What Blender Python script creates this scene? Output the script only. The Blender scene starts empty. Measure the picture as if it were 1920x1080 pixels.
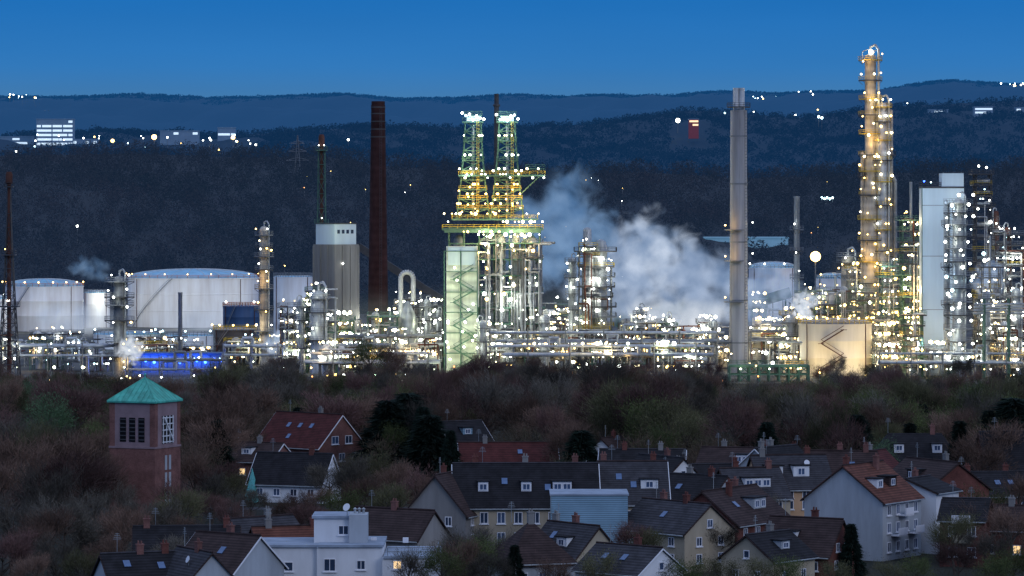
import bpy, math, random
import numpy as np
from mathutils import Vector, Matrix
FP=7000.0; CH=47.0; HY=400.0
R=math.radians; PI=math.pi
random.seed(7); RN=np.random.RandomState(5)
def xx(px,Y): return (px-960)*Y/FP
def zz(py,Y): return CH-(py-HY)*Y/FP
sc=bpy.context.scene
col=sc.collection
# ------------------------------------------------------------ materials
def M(name,c,rough=.7,metal=0.0,var=.25,scale=.4,streak=0,emit=None,es=0,bump=0,rnd=0,mode=None,c2=None,haze=None):
    m=bpy.data.materials.new(name); m.use_nodes=True
    nt=m.node_tree; N=nt.nodes; Lk=nt.links
    b=N['Principled BSDF']
    b.inputs['Roughness'].default_value=rough; b.inputs['Metallic'].default_value=metal
    if rough>=.7: b.inputs['Specular IOR Level'].default_value=.15
    tc=N.new('ShaderNodeTexCoord'); mp=N.new('ShaderNodeMapping')
    Lk.new(tc.outputs['Object'],mp.inputs['Vector'])
    if streak: mp.inputs['Scale'].default_value=(1,1,streak)
    nz=N.new('ShaderNodeTexNoise'); nz.inputs['Scale'].default_value=scale; nz.inputs['Detail'].default_value=6; nz.inputs['Roughness'].default_value=.65
    Lk.new(mp.outputs[0],nz.inputs['Vector'])
    cr=N.new('ShaderNodeValToRGB'); cr.color_ramp.elements[0].position=.32; cr.color_ramp.elements[1].position=.68
    lo=c2 if c2 else tuple(x*(1-var) for x in c)
    hi=tuple(min(1,x*(1+var*.6)) for x in c)
    cr.color_ramp.elements[0].color=(*lo,1); cr.color_ramp.elements[1].color=(*hi,1)
    Lk.new(nz.outputs['Fac'],cr.inputs['Fac'])
    out=cr.outputs['Color']
    def mul(a,fac_out,lo_,hi_):
        mr=N.new('ShaderNodeMapRange'); mr.inputs['To Min'].default_value=lo_; mr.inputs['To Max'].default_value=hi_
        Lk.new(fac_out,mr.inputs['Value'])
        vm=N.new('ShaderNodeVectorMath'); vm.operation='SCALE'
        Lk.new(a,vm.inputs[0]); Lk.new(mr.outputs[0],vm.inputs['Scale'])
        return vm.outputs[0]
    if mode=='tile':
        wv=N.new('ShaderNodeTexWave'); wv.bands_direction='Z'; wv.inputs['Scale'].default_value=1.1; wv.inputs['Distortion'].default_value=.6; wv.inputs['Detail'].default_value=2
        Lk.new(tc.outputs['Object'],wv.inputs['Vector']); out=mul(out,wv.outputs['Fac'],.65,1.25)
    if mode=='seam':
        wv=N.new('ShaderNodeTexWave'); wv.bands_direction='Z'; wv.inputs['Scale'].default_value=.13; wv.inputs['Distortion'].default_value=.3
        Lk.new(tc.outputs['Object'],wv.inputs['Vector']); out=mul(out,wv.outputs['Fac'],.8,1.05)
    if mode=='brick':
        sp=N.new('ShaderNodeSeparateXYZ'); ad=N.new('ShaderNodeMath'); cb=N.new('ShaderNodeCombineXYZ')
        Lk.new(tc.outputs['Object'],sp.inputs[0]); Lk.new(sp.outputs[0],ad.inputs[0]); Lk.new(sp.outputs[1],ad.inputs[1])
        Lk.new(ad.outputs[0],cb.inputs[0]); Lk.new(sp.outputs[2],cb.inputs[1])
        br=N.new('ShaderNodeTexBrick'); br.inputs['Scale'].default_value=2.2
        br.inputs['Color1'].default_value=(1,1,1,1); br.inputs['Color2'].default_value=(.6,.6,.6,1); br.inputs['Mortar'].default_value=(1.0,1.0,1.0,1)
        Lk.new(cb.outputs[0],br.inputs['Vector'])
        out=mul(out,br.outputs['Color'],.3,1.1)
    if rnd:
        oi=N.new('ShaderNodeObjectInfo'); out=mul(out,oi.outputs['Random'],1-rnd,1+rnd)
    Lk.new(out,b.inputs['Base Color'])
    if bump:
        bp=N.new('ShaderNodeBump'); bp.inputs['Strength'].default_value=bump; bp.inputs['Distance'].default_value=.1
        n2=N.new('ShaderNodeTexNoise'); n2.inputs['Scale'].default_value=scale*6; Lk.new(tc.outputs['Object'],n2.inputs['Vector'])
        Lk.new(n2.outputs['Fac'],bp.inputs['Height']); Lk.new(bp.outputs[0],b.inputs['Normal'])
    if emit:
        b.inputs['Emission Color'].default_value=(*emit,1); b.inputs['Emission Strength'].default_value=es
        m.cycles.emission_sampling='NONE'
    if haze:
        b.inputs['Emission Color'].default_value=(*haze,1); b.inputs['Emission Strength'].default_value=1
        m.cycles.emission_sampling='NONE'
    return m
def E(name,c,s):
    return M(name,(.8,.8,.8),emit=c,es=s,var=.02)
HZ1=(.0045,.0125,.0310); HZ2=(.0030,.0230,.0700)  # distance haze painted into the far materials as blue emission
MT=dict(
 steel=M('steel_grey',(.20,.21,.22),.5,.3,.4,.5),
 dark=M('steel_dark',(.06,.06,.065),.6,.2,.4,.5),
 green=M('steel_green',(.065,.145,.105),.6,.1,.4,.5),
 galv=M('galvanised',(.38,.40,.41),.4,.35,.35,.6,streak=.2),
 alu=M('aluminium_cladding',(.48,.50,.52),.4,.35,.35,.5,streak=.15,mode='seam'),
 rust=M('rusty_steel',(.10,.045,.035),.8,0,.5,.4,streak=.3),
 white=M('white_tank_paint',(.72,.72,.75),.65,0,.10,.25,streak=.12,c2=(.56,.52,.51)),
 whitec=M('white_cladding',(.62,.72,.76),.5,0,.12,.2,streak=.1),
 panel=M('stair_panel',(.72,.75,.66),.6,0,.3,.35,streak=.2,mode='seam'),
 cream=M('cream_tank_paint',(.64,.58,.47),.65,0,.2,.2,streak=.12),
 beige=M('lagged_column',(.42,.38,.32),.55,.1,.3,.4,streak=.2,mode='seam'),
 conc=M('concrete',(.25,.24,.23),.85,0,.35,.25,streak=.1,bump=.3),
 stackc=M('stack_concrete',(.42,.42,.43),.6,.0,.25,.3,streak=.06,c2=(.20,.19,.19)),
 brickd=M('chimney_brick',(.050,.022,.022),.9,0,.5,.35,streak=.5,mode='seam'),
 bluet=M('blue_tank_paint',(.03,.08,.18),.6,0,.3,.3,streak=.1),
 orange=M('orange_rail',(.45,.16,.09),.7),
 yellow=M('yellow_rail',(.50,.36,.05),.7),
 pipew=M('white_pipe',(.60,.60,.59),.45,.1,.25,.5),
 tankroof=M('tank_roof',(.24,.50,.66),.6,0,.25,.15),
 ground=M('ground_soil',(.03,.032,.024),.95,0,.5,.02,bump=.4),
 asphalt=M('asphalt',(.05,.05,.055),.9,0,.3,.3),
 yard=M('refinery_yard',(.09,.09,.085),.9,0,.4,.04),
 render_w=M('white_render',(.72,.73,.75),.85,0,.15,.3,streak=.3),
 render_g=M('grey_render',(.38,.41,.44),.9,0,.25,.3,streak=.2),
 render_b=M('beige_render',(.40,.34,.25),.9,0,.25,.3,streak=.3),
 render_p=M('peach_render',(.56,.36,.22),.9,0,.2,.3),
 render_bl=M('blue_grey_slate_wall',(.22,.35,.44),.8,0,.15,.3,mode='tile'),
 brick=M('red_brick',(.15,.058,.047),.9,0,.35,.5,mode='brick'),
 brickl=M('light_red_brick',(.205,.098,.084),.9,0,.35,.5,mode='brick'),
 roofd=M('dark_roof_tiles',(.020,.019,.022),.85,0,.45,.7,mode='tile'),
 roofg=M('grey_roof_tiles',(.050,.048,.054),.85,0,.4,.7,mode='tile'),
 roofr=M('dark_red_roof_tiles',(.078,.021,.019),.8,0,.4,.7,mode='tile'),
 roofb=M('brown_roof_tiles',(.048,.031,.029),.8,0,.4,.7,mode='tile'),
 roofo=M('orange_roof_tiles',(.125,.048,.033),.8,0,.4,.7,mode='tile'),
 flat=M('bitumen_flat_roof',(.30,.35,.42),.8,0,.3,.3),
 copper=M('green_copper',(.07,.42,.32),.6,.1,.45,.6,streak=.3),
 plaster=M('tower_plaster',(.27,.19,.20),.9,0,.2,.5),
 frame=M('window_frame_white',(.75,.75,.78),.6,var=.05),
 pane=M('window_glass',(.03,.05,.09),.12,.0,.2,1),
 paneb=M('window_glass_sky',(.10,.16,.28),.15,.4,.2,1),  # reflected sky put into the pane colour
 warm=E('lit_window',(1,.62,.18),1.3),
 black=M('black_void',(.008,.008,.01),.9),
 bark=M('bark',(.075,.060,.050),.95,0,.4,2),
 twig1=M('twigs_brown',(.150,.094,.070),.95,0,.35,.5,rnd=.55),
 twig2=M('twigs_grey',(.105,.092,.074),.95,0,.35,.5,rnd=.55),
 twig3=M('twigs_purple',(.125,.070,.062),.95,0,.35,.5,rnd=.5),
 twig4=M('twigs_olive',(.098,.094,.048),.95,0,.35,.5,rnd=.5),
 bud=M('budding_leaves',(.080,.098,.036),.9,0,.4,.5,rnd=.5),
 bud2=M('pale_green_leaves',(.075,.125,.062),.9,0,.3,.5,rnd=.3),
 needle=M('needles',(.010,.020,.014),.9,0,.4,.8,rnd=.35),
 belt=M('belt_twigs',(.120,.072,.056),.95,0,.3,.035,c2=(.040,.054,.028)),
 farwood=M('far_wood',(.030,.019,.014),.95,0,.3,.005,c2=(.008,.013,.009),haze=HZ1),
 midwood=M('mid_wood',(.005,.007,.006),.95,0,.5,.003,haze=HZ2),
 hill1=M('near_hill_soil_haze',(.014,.012,.009),.95,0,.4,.01,haze=HZ1),
 hill2=M('mid_hill_soil_haze',(.005,.006,.006),.95,0,.4,.004,haze=HZ2),
 hill3=M('far_hill_soil_haze',(.003,.005,.005),.95,0,.3,.0015,haze=(.0035,.048,.150)),
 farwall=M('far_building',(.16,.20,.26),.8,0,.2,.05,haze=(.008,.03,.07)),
 farpale=M('far_pale_roof',(.30,.42,.50),.8,0,.2,.05,haze=(.03,.09,.14)),  # the hall's lit look is put in as emission, beyond distance haze
 farred=M('far_red_wall',(.20,.05,.05),.8,0,.2,.05,haze=(.035,.012,.03)),  # red lit look put into the wall as emission
 L_w=E('lamp_white',(.95,1,.92),14), L_y=E('lamp_yellow',(1,.64,.16),9), L_g=E('lamp_greenish',(.92,1,.68),12),
 L_c=E('lamp_cyan',(.6,.92,1),9), L_b=E('lamp_blue',(.02,.10,1),9), L_o=E('lamp_orange',(1,.35,.05),5), L_r=E('lamp_red',(1,.05,.02),5), L_m=E('lamp_warm',(1,.83,.45),12),
 farlit=E('far_lit_windows',(.65,.85,1),.8), farlity=E('far_lit_yellow',(1,.6,.2),1.3),
)
# ------------------------------------------------------------ mesh builder
class MB:
    def __init__(s): s.v=[]; s.f=[]
    def add(s,vs,fs):
        n=len(s.v); s.v+=[tuple(v) for v in vs]; s.f+=[tuple(i+n for i in f) for f in fs]; return s
    def box(s,x0,x1,y0,y1,z0,z1):
        return s.add([(x0,y0,z0),(x1,y0,z0),(x1,y1,z0),(x0,y1,z0),(x0,y0,z1),(x1,y0,z1),(x1,y1,z1),(x0,y1,z1)],
          [(0,3,2,1),(4,5,6,7),(0,1,5,4),(1,2,6,5),(2,3,7,6),(3,0,4,7)])
    def tube(s,p0,p1,r,r2=None,n=6):
        r2=r if r2 is None else r2
        p0=Vector(p0); p1=Vector(p1); d=p1-p0
        if d.length<1e-6: return s
        d.normalize(); a=d.orthogonal() if abs(d.z)>.9 else Vector((0,0,1)).cross(d)
        a.normalize(); b=d.cross(a); o=PI/4 if n==4 else 0
        vs=[]
        for p,rr in((p0,r),(p1,r2)):
            for i in range(n):
                t=2*PI*i/n+o; vs.append(p+a*(rr*math.cos(t))+b*(rr*math.sin(t)))
        fs=[(i,(i+1)%n,n+(i+1)%n,n+i) for i in range(n)]+[tuple(range(n-1,-1,-1)),tuple(range(n,2*n))]
        return s.add(vs,fs)
    def path(s,pts,r,n=6):
        for a,b in zip(pts[:-1],pts[1:]): s.tube(a,b,r,n=n)
        return s
    def lathe(s,cx,cy,prof,n=24):
        vs=[];fs=[]
        for r,z in prof:
            for i in range(n):
                t=2*PI*i/n; vs.append((cx+r*math.cos(t),cy+r*math.sin(t),z))
        for k in range(len(prof)-1):
            for i in range(n):
                j=(i+1)%n; fs.append((k*n+i,k*n+j,(k+1)*n+j,(k+1)*n+i))
        fs.append(tuple(range(n-1,-1,-1))); fs.append(tuple(range((len(prof)-1)*n,len(prof)*n)))
        return s.add(vs,fs)
    def lathex(s,x0,x1,cy,cz,r,n=14):
        prof=[(r*.3,x0),(r*.8,x0+r*.25),(r,x0+r*.6),(r,x1-r*.6),(r*.8,x1-r*.25),(r*.3,x1)]
        vs=[];fs=[]
        for rr,x in prof:
            for i in range(n):
                t=2*PI*i/n; vs.append((x,cy+rr*math.cos(t),cz+rr*math.sin(t)))
        for k in range(5):
            for i in range(n):
                j=(i+1)%n; fs.append((k*n+i,(k+1)*n+i,(k+1)*n+j,k*n+j))
        fs.append(tuple(range(n))); fs.append(tuple(range(6*n-1,5*n-1,-1)))
        return s.add(vs,fs)
    def ring(s,cx,cy,r0,r1,z0,z1,n=18,a0=0,a1=2*PI):
        full=abs(a1-a0-2*PI)<1e-6; k=n if full else n+1
        vs=[];fs=[]
        for i in range(k):
            t=a0+(a1-a0)*i/n; c,sn=math.cos(t),math.sin(t)
            vs+=[(cx+r0*c,cy+r0*sn,z0),(cx+r1*c,cy+r1*sn,z0),(cx+r1*c,cy+r1*sn,z1),(cx+r0*c,cy+r0*sn,z1)]
        for i in range(n if full else n):
            a=i*4; b=((i+1)%k)*4
            for q in range(4):
                fs.append((a+q,a+(q+1)%4,b+(q+1)%4,b+q))
        return s.add(vs,fs)
    def build(s,name,mat,parent=None,smooth=False,loc=None):
        me=bpy.data.meshes.new(name); me.from_pydata(s.v,[],s.f); me.materials.append(mat)
        if smooth:
            me.polygons.foreach_set('use_smooth',[True]*len(me.polygons))
            try: me.set_sharp_from_angle(angle=R(40))
            except Exception: pass
        return link(name,me,parent,loc)
def link(name,me,parent=None,loc=None,rz=0):
    o=bpy.data.objects.new(name,me); col.objects.link(o)
    if parent: o.parent=parent
    if loc: o.location=loc
    if rz: o.rotation_euler=(0,0,rz)
    return o
def tag(o,label,cat,group=None,kind=None):
    if label: o['label']=label
    if cat: o['category']=cat
    if group: o['group']=group
    if kind: o['kind']=kind
    return o
def thing(name,label,cat,loc,rz=0,group=None):
    o=link(name,None,None,loc,rz); o.empty_display_size=1
    return tag(o,label,cat,group)
def structure(o): o['kind']='structure'; return o
# ------------------------------------------------------------ lamps
LM={}
def lampmesh(k,r):
    r=round(r,2)
    if (k,r) not in LM:
        b=MB(); b.lathe(0,0,[(r*.25,-r*.95),(r*.8,-r*.6),(r,0),(r*.8,r*.6),(r*.25,r*.95)],8)
        me=bpy.data.meshes.new('lamp'); me.from_pydata(b.v,[],b.f); me.materials.append(MT['L_'+k]); LM[(k,r)]=me
    return LM[(k,r)]
LC={'w':(.96,1,.86),'y':(1,.62,.20),'g':(.92,1,.60),'c':(.6,.8,1),'b':(.02,.12,1),'o':(1,.4,.1),'r':(1,.1,.05),'m':(1,.80,.45)}
LD={}
NL=[0]; PS=.8
def light(parent,loc,k,p):
    p=p*PS; key=(k,round(p))
    if key not in LD:
        d=bpy.data.lights.new('lamp_light','POINT'); d.color=LC[k]; d.energy=p; d.shadow_soft_size=.6; LD[key]=d
    o=bpy.data.objects.new('lamp_light',LD[key]); col.objects.link(o); o.parent=parent; o.location=loc; NL[0]+=1
LCN=[0]
def lamp(parent,loc,k='w',r=.4,p=0):
    link('lamp',lampmesh(k,r*.66),parent,loc)
    if p:
        LCN[0]+=1
        if LCN[0]%5<3: light(parent,(loc[0],loc[1]-3.0,loc[2]+.2),k,p*1.35)
# ------------------------------------------------------------ steel pieces
def rail_mesh(pts,z,h=1.1,r=.055,closed=True):
    b=MB(); P=list(pts); Q=P+[P[0]] if closed else P
    for a,c in zip(Q[:-1],Q[1:]):
        a=Vector((a[0],a[1],z)); c=Vector((c[0],c[1],z)); n=max(1,int((c-a).length/2.2))
        for hh in (h,h*.5): b.tube(a+Vector((0,0,hh)),c+Vector((0,0,hh)),r,n=3)
        for i in range(n): p=a.lerp(c,i/n); b.tube(p,p+Vector((0,0,h)),r,n=3)
    return b
def deck(root,x0,x1,y0,y1,z,mat='steel',t=.35,rail=None):
    p=MB().box(x0,x1,y0,y1,z-t,z).build('platform',MT[mat],root)
    rail_mesh([(x0,y0),(x1,y0),(x1,y1),(x0,y1)],z).build('railing',MT[rail or mat],p)
    return p
def frame_mesh(x0,x1,y0,y1,zs,nx,ny,t=.18,brace=True,rnd=None):
    b=MB(); xs=[x0+(x1-x0)*i/nx for i in range(nx+1)]; ys=[y0+(y1-y0)*i/ny for i in range(ny+1)]
    for x in xs:
        for y in ys: b.tube((x,y,zs[0]),(x,y,zs[-1]),t,n=4)
    for z in zs[1:]:
        for y in ys: b.tube((x0,y,z-t),(x1,y,z-t),t*.9,n=4)
        for x in xs: b.tube((x,y0,z-t),(x,y1,z-t),t*.9,n=4)
    if brace:
        rr=rnd or random
        for za,zb in zip(zs[:-1],zs[1:]):
            for i in range(nx):
                if rr.random()<.6:
                    b.tube((xs[i],y0,za),(xs[i+1],y0,zb),t*.55,n=3)
                    if rr.random()<.6: b.tube((xs[i+1],y0,za),(xs[i],y0,zb),t*.55,n=3)
            for x in (x0,x1): b.tube((x,y0,za),(x,y1,zb),t*.55,n=3)
    return b
def lattice(root,cx,cy,secs,t=.14,mat='green',name='lattice_frame',xb=True):
    b=MB()
    for (za,wa,da),(zb,wb,db) in zip(secs[:-1],secs[1:]):
        A=[(cx-wa,cy-da,za),(cx+wa,cy-da,za),(cx+wa,cy+da,za),(cx-wa,cy+da,za)]
        B=[(cx-wb,cy-db,zb),(cx+wb,cy-db,zb),(cx+wb,cy+db,zb),(cx-wb,cy+db,zb)]
        for i in range(4):
            j=(i+1)%4
            b.tube(A[i],B[i],t,n=4); b.tube(B[i],B[j],t*.8,n=4)
            b.tube(A[i],B[j],t*.6,n=3)
            if xb: b.tube(A[j],B[i],t*.6,n=3)
    return b.build(name,MT[mat],root)
def ladder(root,x,y,z0,z1,mat='steel'):
    b=MB()
    for s in(-.3,.3): b.tube((x+s,y,z0),(x+s,y,z1),.06,n=3)
    z=z0
    while z<z1: b.tube((x-.3,y,z),(x+.3,y,z),.04,n=3); z+=.9
    return b.build('ladder',MT[mat],root)
def column(name,label,cat,px,yt,wpx,Y,plats,mat='alu',kinds='w',nl=2,pw=1500,railm='steel',pipe=True,stackop=False,taper=1.0,lr=(.3,.5),off=0,root=None,pr=1.3,pevery=2):
    s=Y/FP; r=wpx/2*s; H=zz(yt,Y); rr=random.Random(int(px*7+yt))
    if root is None: root=thing(name,label,cat,(xx(px,Y),Y,0)); ox=0
    else: ox=off
    rt=r*taper
    if stackop: prof=[(r*1.15,0),(r,H*.12),(rt,H-.6),(rt*1.08,H-.5),(rt*1.08,H),(rt*.8,H),(rt*.8,H-1)]
    else: prof=[(r*1.1,0),(r*1.05,2),(r,2.2),(r,H*.55),(rt,H*.58),(rt,H-rt*.8),(rt*.85,H-rt*.4),(rt*.5,H-rt*.1),(.15,H)]
    MB().lathe(ox,0,prof,20).build('shell',MT[mat],root,True)
    if plats or pipe: ladder(root,ox+r*.5,-r-.35,1,H*.97)
    if pipe:
        a=-.6 if rr.random()<.5 else PI+.6
        dx,dy=math.cos(a)*(r+.5),math.sin(a)*(r+.5)-.1
        MB().path([(ox,0,H-.1),(ox,0,H+r*.8),(ox+dx*.6,dy*.6,H+r*1.1),(ox+dx,dy,H+r*.4),(ox+dx,dy,3)],max(.16,r*.16),8).build('vapour_pipe',MT['galv'],root,True)
    for i,py in enumerate(plats):
        z=zz(py,Y); ro=r+pr+rr.random()*.5; pm=railm if i%2==0 else 'dark'
        p=MB().ring(ox,0,r*1.02,ro,z-.3,z,16).build('platform',MT[pm],root)
        rail_mesh([(ox+ro*math.cos(2*PI*k/12),ro*math.sin(2*PI*k/12)) for k in range(12)],z).build('railing',MT[railm],p)
        b=MB()
        for k in range(6):
            t=2*PI*k/6; b.tube((ox+r*math.cos(t),r*math.sin(t),z-1.5),(ox+ro*math.cos(t),ro*math.sin(t),z-.3),.08,n=3)
        b.build('bracket',MT['dark'],root)
        for k in range(nl):
            t=-PI/2+(k-(nl-1)/2)*(2.6/max(1,nl))+rr.uniform(-.4,.4)
            kd=kinds[rr.randrange(len(kinds))]
            lamp(root,(ox+(ro+.1)*math.cos(t),(ro+.1)*math.sin(t),z+rr.choice([1.8,2.2,-.6])),kd,rr.uniform(*lr),pw if (k==0 and i%pevery==0) else 0)
    return root
def tank(label,px0,px1,ytop,Y,mat='white',roof='tankroof',dome=.09,rail='orange',lamps=8,k='w',e=.8,stair=True,name='storage_tank',lr=.5,lk='c'):
    s=Y/FP; r=(px1-px0)/2*s; H=zz(ytop,Y); root=thing(name,label,'tank',(xx((px0+px1)/2,Y),Y,0))
    MB().lathe(0,0,[(r,0),(r,H*.33),(r*1.004,H*.335),(r*1.004,H*.35),(r,H*.355),(r,H*.66),(r*1.004,H*.665),(r*1.004,H*.68),(r,H*.685),(r,H-.5),(r*1.012,H-.45),(r*1.012,H)],64).build('shell',MT[mat],root,True)
    pr=[(r*math.cos(t*PI/2*.98)*1.0,H+.02+r*dome*2*math.sin(t*PI/2)) for t in [0,.15,.3,.45,.6,.75,.9,1]]
    MB().lathe(0,0,pr,64).build('roof',MT[roof],root,True)
    b=MB()
    for i in range(24):
        t=2*PI*i/24; c,sn=math.cos(t),math.sin(t)
        b.path([(rr_*c,rr_*sn,z+.08) for rr_,z in pr[1:]],.12,3)
    b.build('roof_rib',MT['pipew'],root)
    rail_mesh([(r*1.01*math.cos(2*PI*i/40),r*1.01*math.sin(2*PI*i/40)) for i in range(40)],H,r=.1,h=1.3).build('railing',MT[rail],root)
    if stair:
        b=MB(); a0=-2.6; n=26; pts=[]
        for i in range(n+1):
            t=a0+.8*i/n; pts.append(((r+.6)*math.cos(t),(r+.6)*math.sin(t),H*i/n))
        for a,c in zip(pts[:-1],pts[1:]): b.tube(a,c,.16,n=4); b.tube((a[0],a[1],a[2]+1.1),(c[0],c[1],c[2]+1.1),.06,n=3)
        b.build('stair',MT['steel'],root)
    b=MB()
    for t in(-2.5,-.7): b.tube(((r+.2)*math.cos(t),(r+.2)*math.sin(t),0),((r+.2)*math.cos(t),(r+.2)*math.sin(t),H),.13,n=4)
    b.build('downpipe',MT['rust'],root)
    for i in range(lamps):
        t=-PI+PI*(i+.5)/lamps
        lamp(root,((r+.6)*math.cos(t),(r+.6)*math.sin(t),H+1.7),k,lr,0)
    if e:
        d=6+.6*r
        for t in(-2.35,-1.57,-.75): light(root,((r+d)*math.cos(t),(r+d)*math.sin(t),H*.55),lk,e*1.3*12.57*d*d/PS)
    return root
def unit(label,px0,px1,ytop,Y,seed,depth=12,mat='steel',kinds='wwwgy',nl=12,npw=3,pw=1500,cat='process unit',name='process_unit',vess=1.0,ext=True):
    rr=random.Random(seed); s=Y/FP; W=(px1-px0)*s; H=zz(ytop,Y); root=thing(name,label,cat,(xx((px0+px1)/2,Y),Y,0))
    nx=max(1,round(W/4.5)); nlv=max(2,round(H/3.2)); zs=[H*i/nlv for i in range(nlv+1)]
    x0=-W/2; x1=W/2; y0=-depth/2; y1=depth/2
    sp=rr.randint(1,nx) if nx>1 else nx; xm=x0+W*sp/nx; k2=max(1,nlv-rr.randint(1,3))
    frame_mesh(x0,xm,y0,y1,zs,sp,2,.17,rnd=rr).build('steel_frame',MT[mat],root)
    if sp<nx: frame_mesh(xm+.4,x1,y0,y1,zs[:k2+1],nx-sp,2,.17,rnd=rr).build('steel_frame',MT[mat],root)
    for i,z in enumerate(zs[1:],1):
        a=x0-rr.uniform(0,1.5); b=(xm if i>k2 else x1)+rr.uniform(0,1.5)
        if rr.random()<.35 and b-a>8: a+=rr.uniform(2,5)
        deck(root,a,b,y0-rr.uniform(.2,1.4),y1,z+.05,rr.choice([mat,'dark']),rail=('yellow' if rr.random()<.25 else mat))
    for i in range(nx):
        cx=x0+W*(i+.5)/nx; top=H if i<sp else zs[k2]
        q=rr.random()
        if q<.45*vess:
            r=rr.uniform(.7,1.7); h=rr.uniform(.55,1.0 if not ext else 1.22)*top
            MB().lathe(cx,rr.uniform(-3,2),[(r,.5),(r,h-r*.7),(r*.8,h-r*.3),(r*.3,h)],16).build('vessel',MT[rr.choice(['alu','galv','pipew','steel'])],root,True)
        elif q<.8*vess:
            for z in zs[1:-1]:
                if rr.random()<.7:
                    r=rr.uniform(.5,1.0); MB().lathex(cx-2.0,cx+2.0,y0+1.6,z+r+.2,r).build('drum',MT[rr.choice(['alu','galv','pipew','steel'])],root,True)
        else:
            r=rr.uniform(.2,.45); h=top*rr.uniform(1.02,1.35)
            MB().lathe(cx,0,[(r,0),(r,h),(r*.7,h),(r*.7,h-.5)],10).build('vent_pipe',MT['galv'],root,True)
    for i in range(nx*5):
        x=rr.uniform(x0,x1); y=y0-rr.uniform(.2,1.5); za=rr.uniform(.5,H*.6); zb=min(H*1.02,za+rr.uniform(3,H*.7)); r=rr.uniform(.09,.3)
        xe=min(x1,max(x0,x+rr.uniform(-8,8)))
        MB().path([(x,y1*0,za),(x,y,za),(x,y,zb),(xe,y,zb),(xe,y1*0,zb)],r,7).build('pipe',MT[rr.choice(['galv','pipew','alu','steel','rust','dark'])],root,True)
    for i in range(nl):
        z=rr.choice(zs[1:])+rr.choice([1.9,-.7,2.3]); x=rr.uniform(x0,x1 if z<zs[k2]+3 else xm)
        lamp(root,(x,y0-rr.uniform(.3,1.5) if rr.random()<.7 else y0+3,z),kinds[rr.randrange(len(kinds))],rr.choice([.2,.25,.25,.3,.3,.4,.5,.8]),pw if i<npw else 0)
    return root
def stairs(root,x0,x1,y,z0,z1,fl,mat='green',name='stair',t_=.22):
    b=MB(); dz=(z1-z0)/fl
    for i in range(fl):
        xa,xb=(x0,x1) if i%2==0 else (x1,x0); za=z0+dz*i; zb=za+dz
        for yy in(y,y-1.0): b.tube((xa,yy,za),(xb,yy,zb),t_,n=4); b.tube((xa,yy,za+1.1),(xb,yy,zb+1.1),.07,n=3)
        n=max(4,int(abs(xb-xa)/.5))
        for k in range(n): 
            t=(k+.5)/n; X=xa+(xb-xa)*t; Z=za+dz*t; b.box(X-.16,X+.16,y-1,y,Z-.03,Z+.03)
        b.box(xb-.9,xb+.9,y-1.05,y+.05,zb-.16,zb)
    return b.build(name,MT[mat],root)
# ============================================================ SETTING
structure(MB().box(-9000,9000,-200,14000,-2,0).build('ground',MT['ground']))
structure(MB().box(-420,420,1030,1750,.004,.01).build('refinery_yard',MT['yard']))
structure(MB().box(-200,200,592,597,.004,.012).build('street',MT['asphalt']))
def interp(prof,x):
    return float(np.interp(x,[p[0] for p in prof],[p[1] for p in prof]))
near_r=[(-900,300),(0,292),(250,288),(480,296),(600,292),(720,312),(850,318),(1000,330),(1200,322),(1400,335),(1650,325),(1920,318),(2800,310)]
mid_r=[(-900,262),(0,256),(180,250),(420,254),(600,244),(700,236),(900,240),(1100,234),(1180,222),(1290,206),(1400,214),(1500,222),(1650,200),(1760,196),(1920,188),(2800,185)]
far_r=[(-1500,190),(0,181),(130,182),(260,177),(400,184),(520,181),(640,176),(760,186),(860,184),(960,178),(1050,182),(1130,178),(1240,180),(1350,172),(1450,176),(1560,172),(1640,172),(1700,160),(1780,151),(1850,156),(1920,160),(3400,180)]
def nz2(x,y):
    return math.sin(x*.013+y*.007)+.6*math.sin(x*.031-y*.011+2)+.4*math.sin(x*.07+y*.023+4)
def hillf(prof,Y0,Y1,zf,amp):
    def f(px,Y):
        t=min(1,max(0,(Y-Y0)/(Y1-Y0))); zr=zz(interp(prof,px),Y1)
        z0=zf(px)
        if Y<=Y1: return z0+(zr-z0)*(t**.85)+amp*nz2(px,Y*.6)*math.sin(PI*t)
        return zr-(Y-Y1)*.08
    return f
hn=hillf(near_r,1850,3800,lambda p:-1,3)
hm=hillf(mid_r,3900,6200,lambda p:zz(interp(near_r,p),3800)-14,7)
hf=hillf(far_r,6400,9600,lambda p:zz(interp(mid_r,p),6200)-25,10)
def hill(f,Y0,Y1,p0,p1,name,mat,nr=34,nc=150):
    b=MB(); rows=[Y0+(Y1-Y0)*i/nr for i in range(nr+1)]+[Y1+(Y1-Y0)*.25]
    vs=[(xx(p0+(p1-p0)*j/nc,Y),Y,f(p0+(p1-p0)*j/nc,Y)) for Y in rows for j in range(nc+1)]
    fs=[(i*(nc+1)+j,i*(nc+1)+j+1,(i+1)*(nc+1)+j+1,(i+1)*(nc+1)+j) for i in range(len(rows)-1) for j in range(nc)]
    b.add(vs,fs); return structure(b.build(name,mat,None,True))
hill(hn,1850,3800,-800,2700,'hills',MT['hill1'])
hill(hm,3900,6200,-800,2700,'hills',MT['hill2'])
hill(hf,6400,9600,-1300,3200,'hills',MT['hill3'])
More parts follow.
